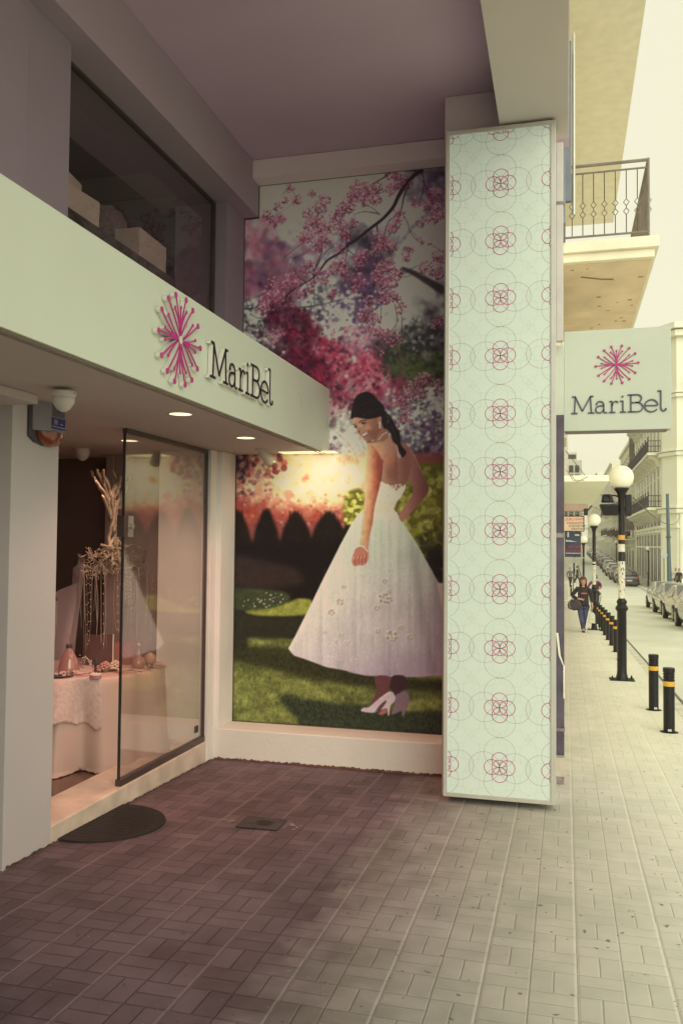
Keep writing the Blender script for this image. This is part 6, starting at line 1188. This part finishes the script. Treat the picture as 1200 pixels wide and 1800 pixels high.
q = MB(); q.prism([(-.22, .02), (-.19, -.11), (-.02, -.16), (.17, -.12), (.2, .0), (.15, .13), (.0, .19), (-.15, .14)], lambda u, v: (u, -.08, v), lambda u, v: (u, .06, v)); q.build('bag_body', mat('bag_leather', (.035, .022, .03), .4, var=.4, scale=10, bump=.3), bag, bevel=.04)
q = MB(); q.tube(smooth2([(-.1, 0, .15), (-.02, -.0, .4), (.06, .05, .55), (.12, .0, .4), (.12, -.02, .16)], 4), .012, 6); q.build('strap', MATS['bag_leather'], bag); q = MB(); q.tube([(-.15, -.085, .12), (-.16, -.1, .0), (-.12, -.09, -.1)], .006, 5); q.build('zip', CHR, bag)
cbg = empty('carrier_bag', (wloc.x+.245, wloc.y-.05, wloc.z+.42), 0, 'pale carrier bag held low in the walking woman\'s left hand', 'bag'); q = MB(); q.prism([(-.09, -.14), (.1, -.15), (.09, .12), (.03, .17), (-.03, .17), (-.08, .12)], lambda u, v: (u, -.05, v), lambda u, v: (u, .05, v)); q.build('bag_body', mat('pale_plastic', (.55, .56, .46), .5, var=.2, scale=20), cbg, bevel=.015); q = MB(); q.tube([(-.03, 0, .17), (0, 0, .34), (.03, 0, .17)], .006, 5); q.build('handle', MATS['pale_plastic'], cbg)
# rider on a scooter
sc_ = empty('motor_scooter', (1.34, 41.6, gz(41.6)), R(-12), 'small pale motor scooter ridden along the kerb behind the walking woman', 'scooter')
q = MB()
for y in (-.62, .62): q.mi = 0; q.lathe([(.17, -.04), (.24, -.05), (.25, 0), (.24, .05), (.17, .04)], (0, y, .25), 20, 0)
q.build('wheels', TYRE, sc_, smooth=2); q = MB(); q.prism([(-.66, .62), (-.5, .95), (-.42, .95), (-.34, .4), (.1, .3), (.3, .62), (.85, .72), (.9, .55), (.6, .32), (-.2, .22), (-.45, .3)], lambda u, v: (-.15, u, v), lambda u, v: (.15, u, v)); q.build('fairing', mat('scooter_paint', (.5, .48, .42), .3, coat=.5), sc_, bevel=.04)
q = MB(); q.tube([(-.32, -.4, 1.02), (0, -.46, .98), (.32, -.4, 1.02)], .018, 6); q.box(-.09, .09, -.64, -.5, .8, .93); q.build('handlebar', BLACKM, sc_); q = MB(); q.prism([(.1, .74), (.9, .78), (.88, .72), (.12, .68)], lambda u, v: (-.13, u, v), lambda u, v: (.13, u, v)); q.build('saddle', BLACKM, sc_, bevel=.02)
q = MB(); q.tube([(.2, -.42, 1.0), (.28, -.45, 1.18)], .008, 4); q.lathe([(0, 0), (.05, 0), (.05, .01), (0, .01)], (.28, -.46, 1.2), 12, 1); q.build('mirror', BLACKM, sc_)
rd = empty('person', (1.34, 41.75, gz(41.6)), R(-12), 'scooter rider in maroon jacket and dark helmet behind the walking woman', 'person')
N = [((0, .18, .82), (.14, .12)), ((0, .12, 1.0), (.12, .1)), ((0, .06, 1.2), (.15, .1)), ((0, .03, 1.32), .07), ((0, .0, 1.40), .05), ((-.2, .03, 1.26), .055), ((-.28, -.16, 1.08), .043), ((-.3, -.45, 1.05), .03), ((.2, .03, 1.26), .055), ((.28, -.16, 1.08), .043), ((.3, -.45, 1.05), .03), ((-.12, .05, .8), .085), ((-.17, -.3, .72), .06), ((-.16, -.22, .36), .04), ((.12, .05, .8), .085), ((.17, -.3, .72), .06), ((.16, -.22, .36), .04)]
E_ = [(0, 1), (1, 2), (2, 3), (3, 4), (3, 5), (5, 6), (6, 7), (3, 8), (8, 9), (9, 10), (0, 11), (11, 12), (12, 13), (0, 14), (14, 15), (15, 16)]; hand(N, E_, 7, (-.3, -.45, 1.05), (.3, -1, -.1)); hand(N, E_, 10, (.3, -.45, 1.05), (-.3, -1, -.1))
skin_obj('body', N, E_, SKIN, rd); skin_obj('jacket', [((0, .18, .86), (.17, .14)), ((0, .12, 1.0), (.16, .13)), ((0, .06, 1.2), (.185, .13)), ((0, .03, 1.33), .09), ((-.21, .03, 1.26), .075), ((-.29, -.16, 1.08), .06), ((-.3, -.4, 1.05), .045), ((.21, .03, 1.26), .075), ((.29, -.16, 1.08), .06), ((.3, -.4, 1.05), .045)], [(0, 1), (1, 2), (2, 3), (3, 4), (4, 5), (5, 6), (3, 7), (7, 8), (8, 9)], mat('maroon_jacket', (.16, .03, .07), .7, var=.3), rd)
skin_obj('trousers', [((0, .18, .82), (.15, .13)), ((-.12, .05, .8), .1), ((-.17, -.3, .72), .075), ((-.16, -.22, .33), .055), ((.12, .05, .8), .1), ((.17, -.3, .72), .075), ((.16, -.22, .33), .055)], [(0, 1), (1, 2), (2, 3), (0, 4), (4, 5), (5, 6)], JKT, rd)
q = head(rd, (0, -.03, 1.5)); q.build('head', SKIN, rd, smooth=True); features(rd, (0, -.03, 1.5)); q = MB(); q.lathe([(.115, -.03), (.125, .04), (.12, .1), (.09, .16), (.04, .19), (0, .195)], (0, .005, 1.5), 20, 2, True, 1, 1.1); q.build('helmet', mat('helmet_grey', (.1, .13, .14), .3, coat=.5), rd, smooth=True)
# distant pedestrians
def walker(loc, rz, label, coat, legs, sc=1., skirt=False):
    e = empty('person', loc, rz, label, 'person', 'distant pedestrians'); e.scale = (sc,)*3
    N = [((0, 0, .93), (.13, .1)), ((0, 0, 1.1), (.12, .09)), ((0, 0, 1.3), (.15, .1)), ((0, 0, 1.42), .06), ((0, 0, 1.5), .05), ((-.2, 0, 1.36), .055), ((-.26, .08, 1.1), .042), ((-.24, -.06, .86), .03), ((.2, 0, 1.36), .055), ((.26, -.08, 1.1), .042), ((.25, -.2, .92), .03), ((-.09, 0, .88), .085), ((-.09, -.16, .5), .055), ((-.08, -.2, .1), .04), ((-.08, -.3, .04), .035), ((.09, 0, .88), .085), ((.09, .12, .5), .055), ((.08, .36, .15), .04), ((.08, .3, .06), .035)]
    E_ = [(0, 1), (1, 2), (2, 3), (3, 4), (3, 5), (5, 6), (6, 7), (3, 8), (8, 9), (9, 10), (0, 11), (11, 12), (12, 13), (13, 14), (0, 15), (15, 16), (16, 17), (17, 18)]; hand(N, E_, 7, N[7][0], (0, 0, -1)); hand(N, E_, 10, N[10][0], (0, -.2, -1))
    skin_obj('body', N, E_, SKIN, e); skin_obj('coat', [((0, 0, .84), (.17, .13)), ((0, 0, 1.1), (.15, .12)), ((0, 0, 1.3), (.18, .12)), ((0, 0, 1.43), .08), ((-.21, 0, 1.36), .07), ((-.27, .08, 1.1), .058), ((-.24, -.05, .9), .045), ((.21, 0, 1.36), .07), ((.27, -.08, 1.1), .058), ((.25, -.18, .95), .045)], [(0, 1), (1, 2), (2, 3), (3, 4), (4, 5), (5, 6), (3, 7), (7, 8), (8, 9)], coat, e)
    skin_obj('trousers', [((0, 0, .9), (.14, .11)), ((-.09, 0, .85), .1), ((-.09, -.16, .5), .07), ((-.08, -.2, .1), .055), ((.09, 0, .85), .1), ((.09, .12, .5), .07), ((.08, .34, .18), .055)], [(0, 1), (1, 2), (2, 3), (0, 4), (4, 5), (5, 6)], legs, e)
    q = head(e, (0, -.01, 1.62)); q.build('head', SKIN, e, smooth=True); q = MB(); q.lathe([(.08, -.06), (.088, .02), (.085, .09), (.06, .135), (0, .155)], (0, .02, 1.62), 16); q.build('hair', HAIRB, e, smooth=True); return e
walker((1.02, 80, gz(80)), R(100), 'distant pedestrian in dark coat striding on the left pavement beneath the boards', JKT, JKT)
walker((.38, 74, gz(74)), R(20), 'distant pedestrian in grey coat near the wall on the left pavement', mat('grey_coat', (.12, .12, .13), .8), JKT)
walker((px(1187, 1010, 1, 71).x, 71, gz(71)+.12), R(10), 'pedestrian in pale coat standing outside the teal shopfront', mat('pale_coat', (.5, .5, .42), .8), JEAN)
walker((px(1194, 1010, 1, 69).x, 69.5, gz(70)+.12), R(-30), 'pedestrian in dark coat outside the teal shopfront beside the pale coated one', JKT, JKT)
walker((px(1075, 990, 1, 100).x+1.2, 104, gz(104)), R(180), 'distant pedestrian in dark clothes on the far right pavement beyond the parked cars', JKT, JKT)

# ------------------------------------------------------------------ street haze: even pale air round everything, sky outside
hm = bpy.data.materials.new('pale_air'); hm.use_nodes = True; n = hm.node_tree.nodes; n.remove(n['Principled BSDF']); pv = n.new('ShaderNodeVolumePrincipled')
pv.inputs['Color'].default_value = (1, .98, .84, 1); pv.inputs['Density'].default_value = HAZE_D; pv.inputs['Anisotropy'].default_value = .2
hm.node_tree.links.new(pv.outputs[0], n['Material Output'].inputs['Volume'])
q = MB(); q.box(-410, 510, -70, 1510, -5, 45); tag(q.build('haze', hm), kind='stuff')
S.cycles.volume_bounces = 1; S.cycles.volume_max_steps = 64
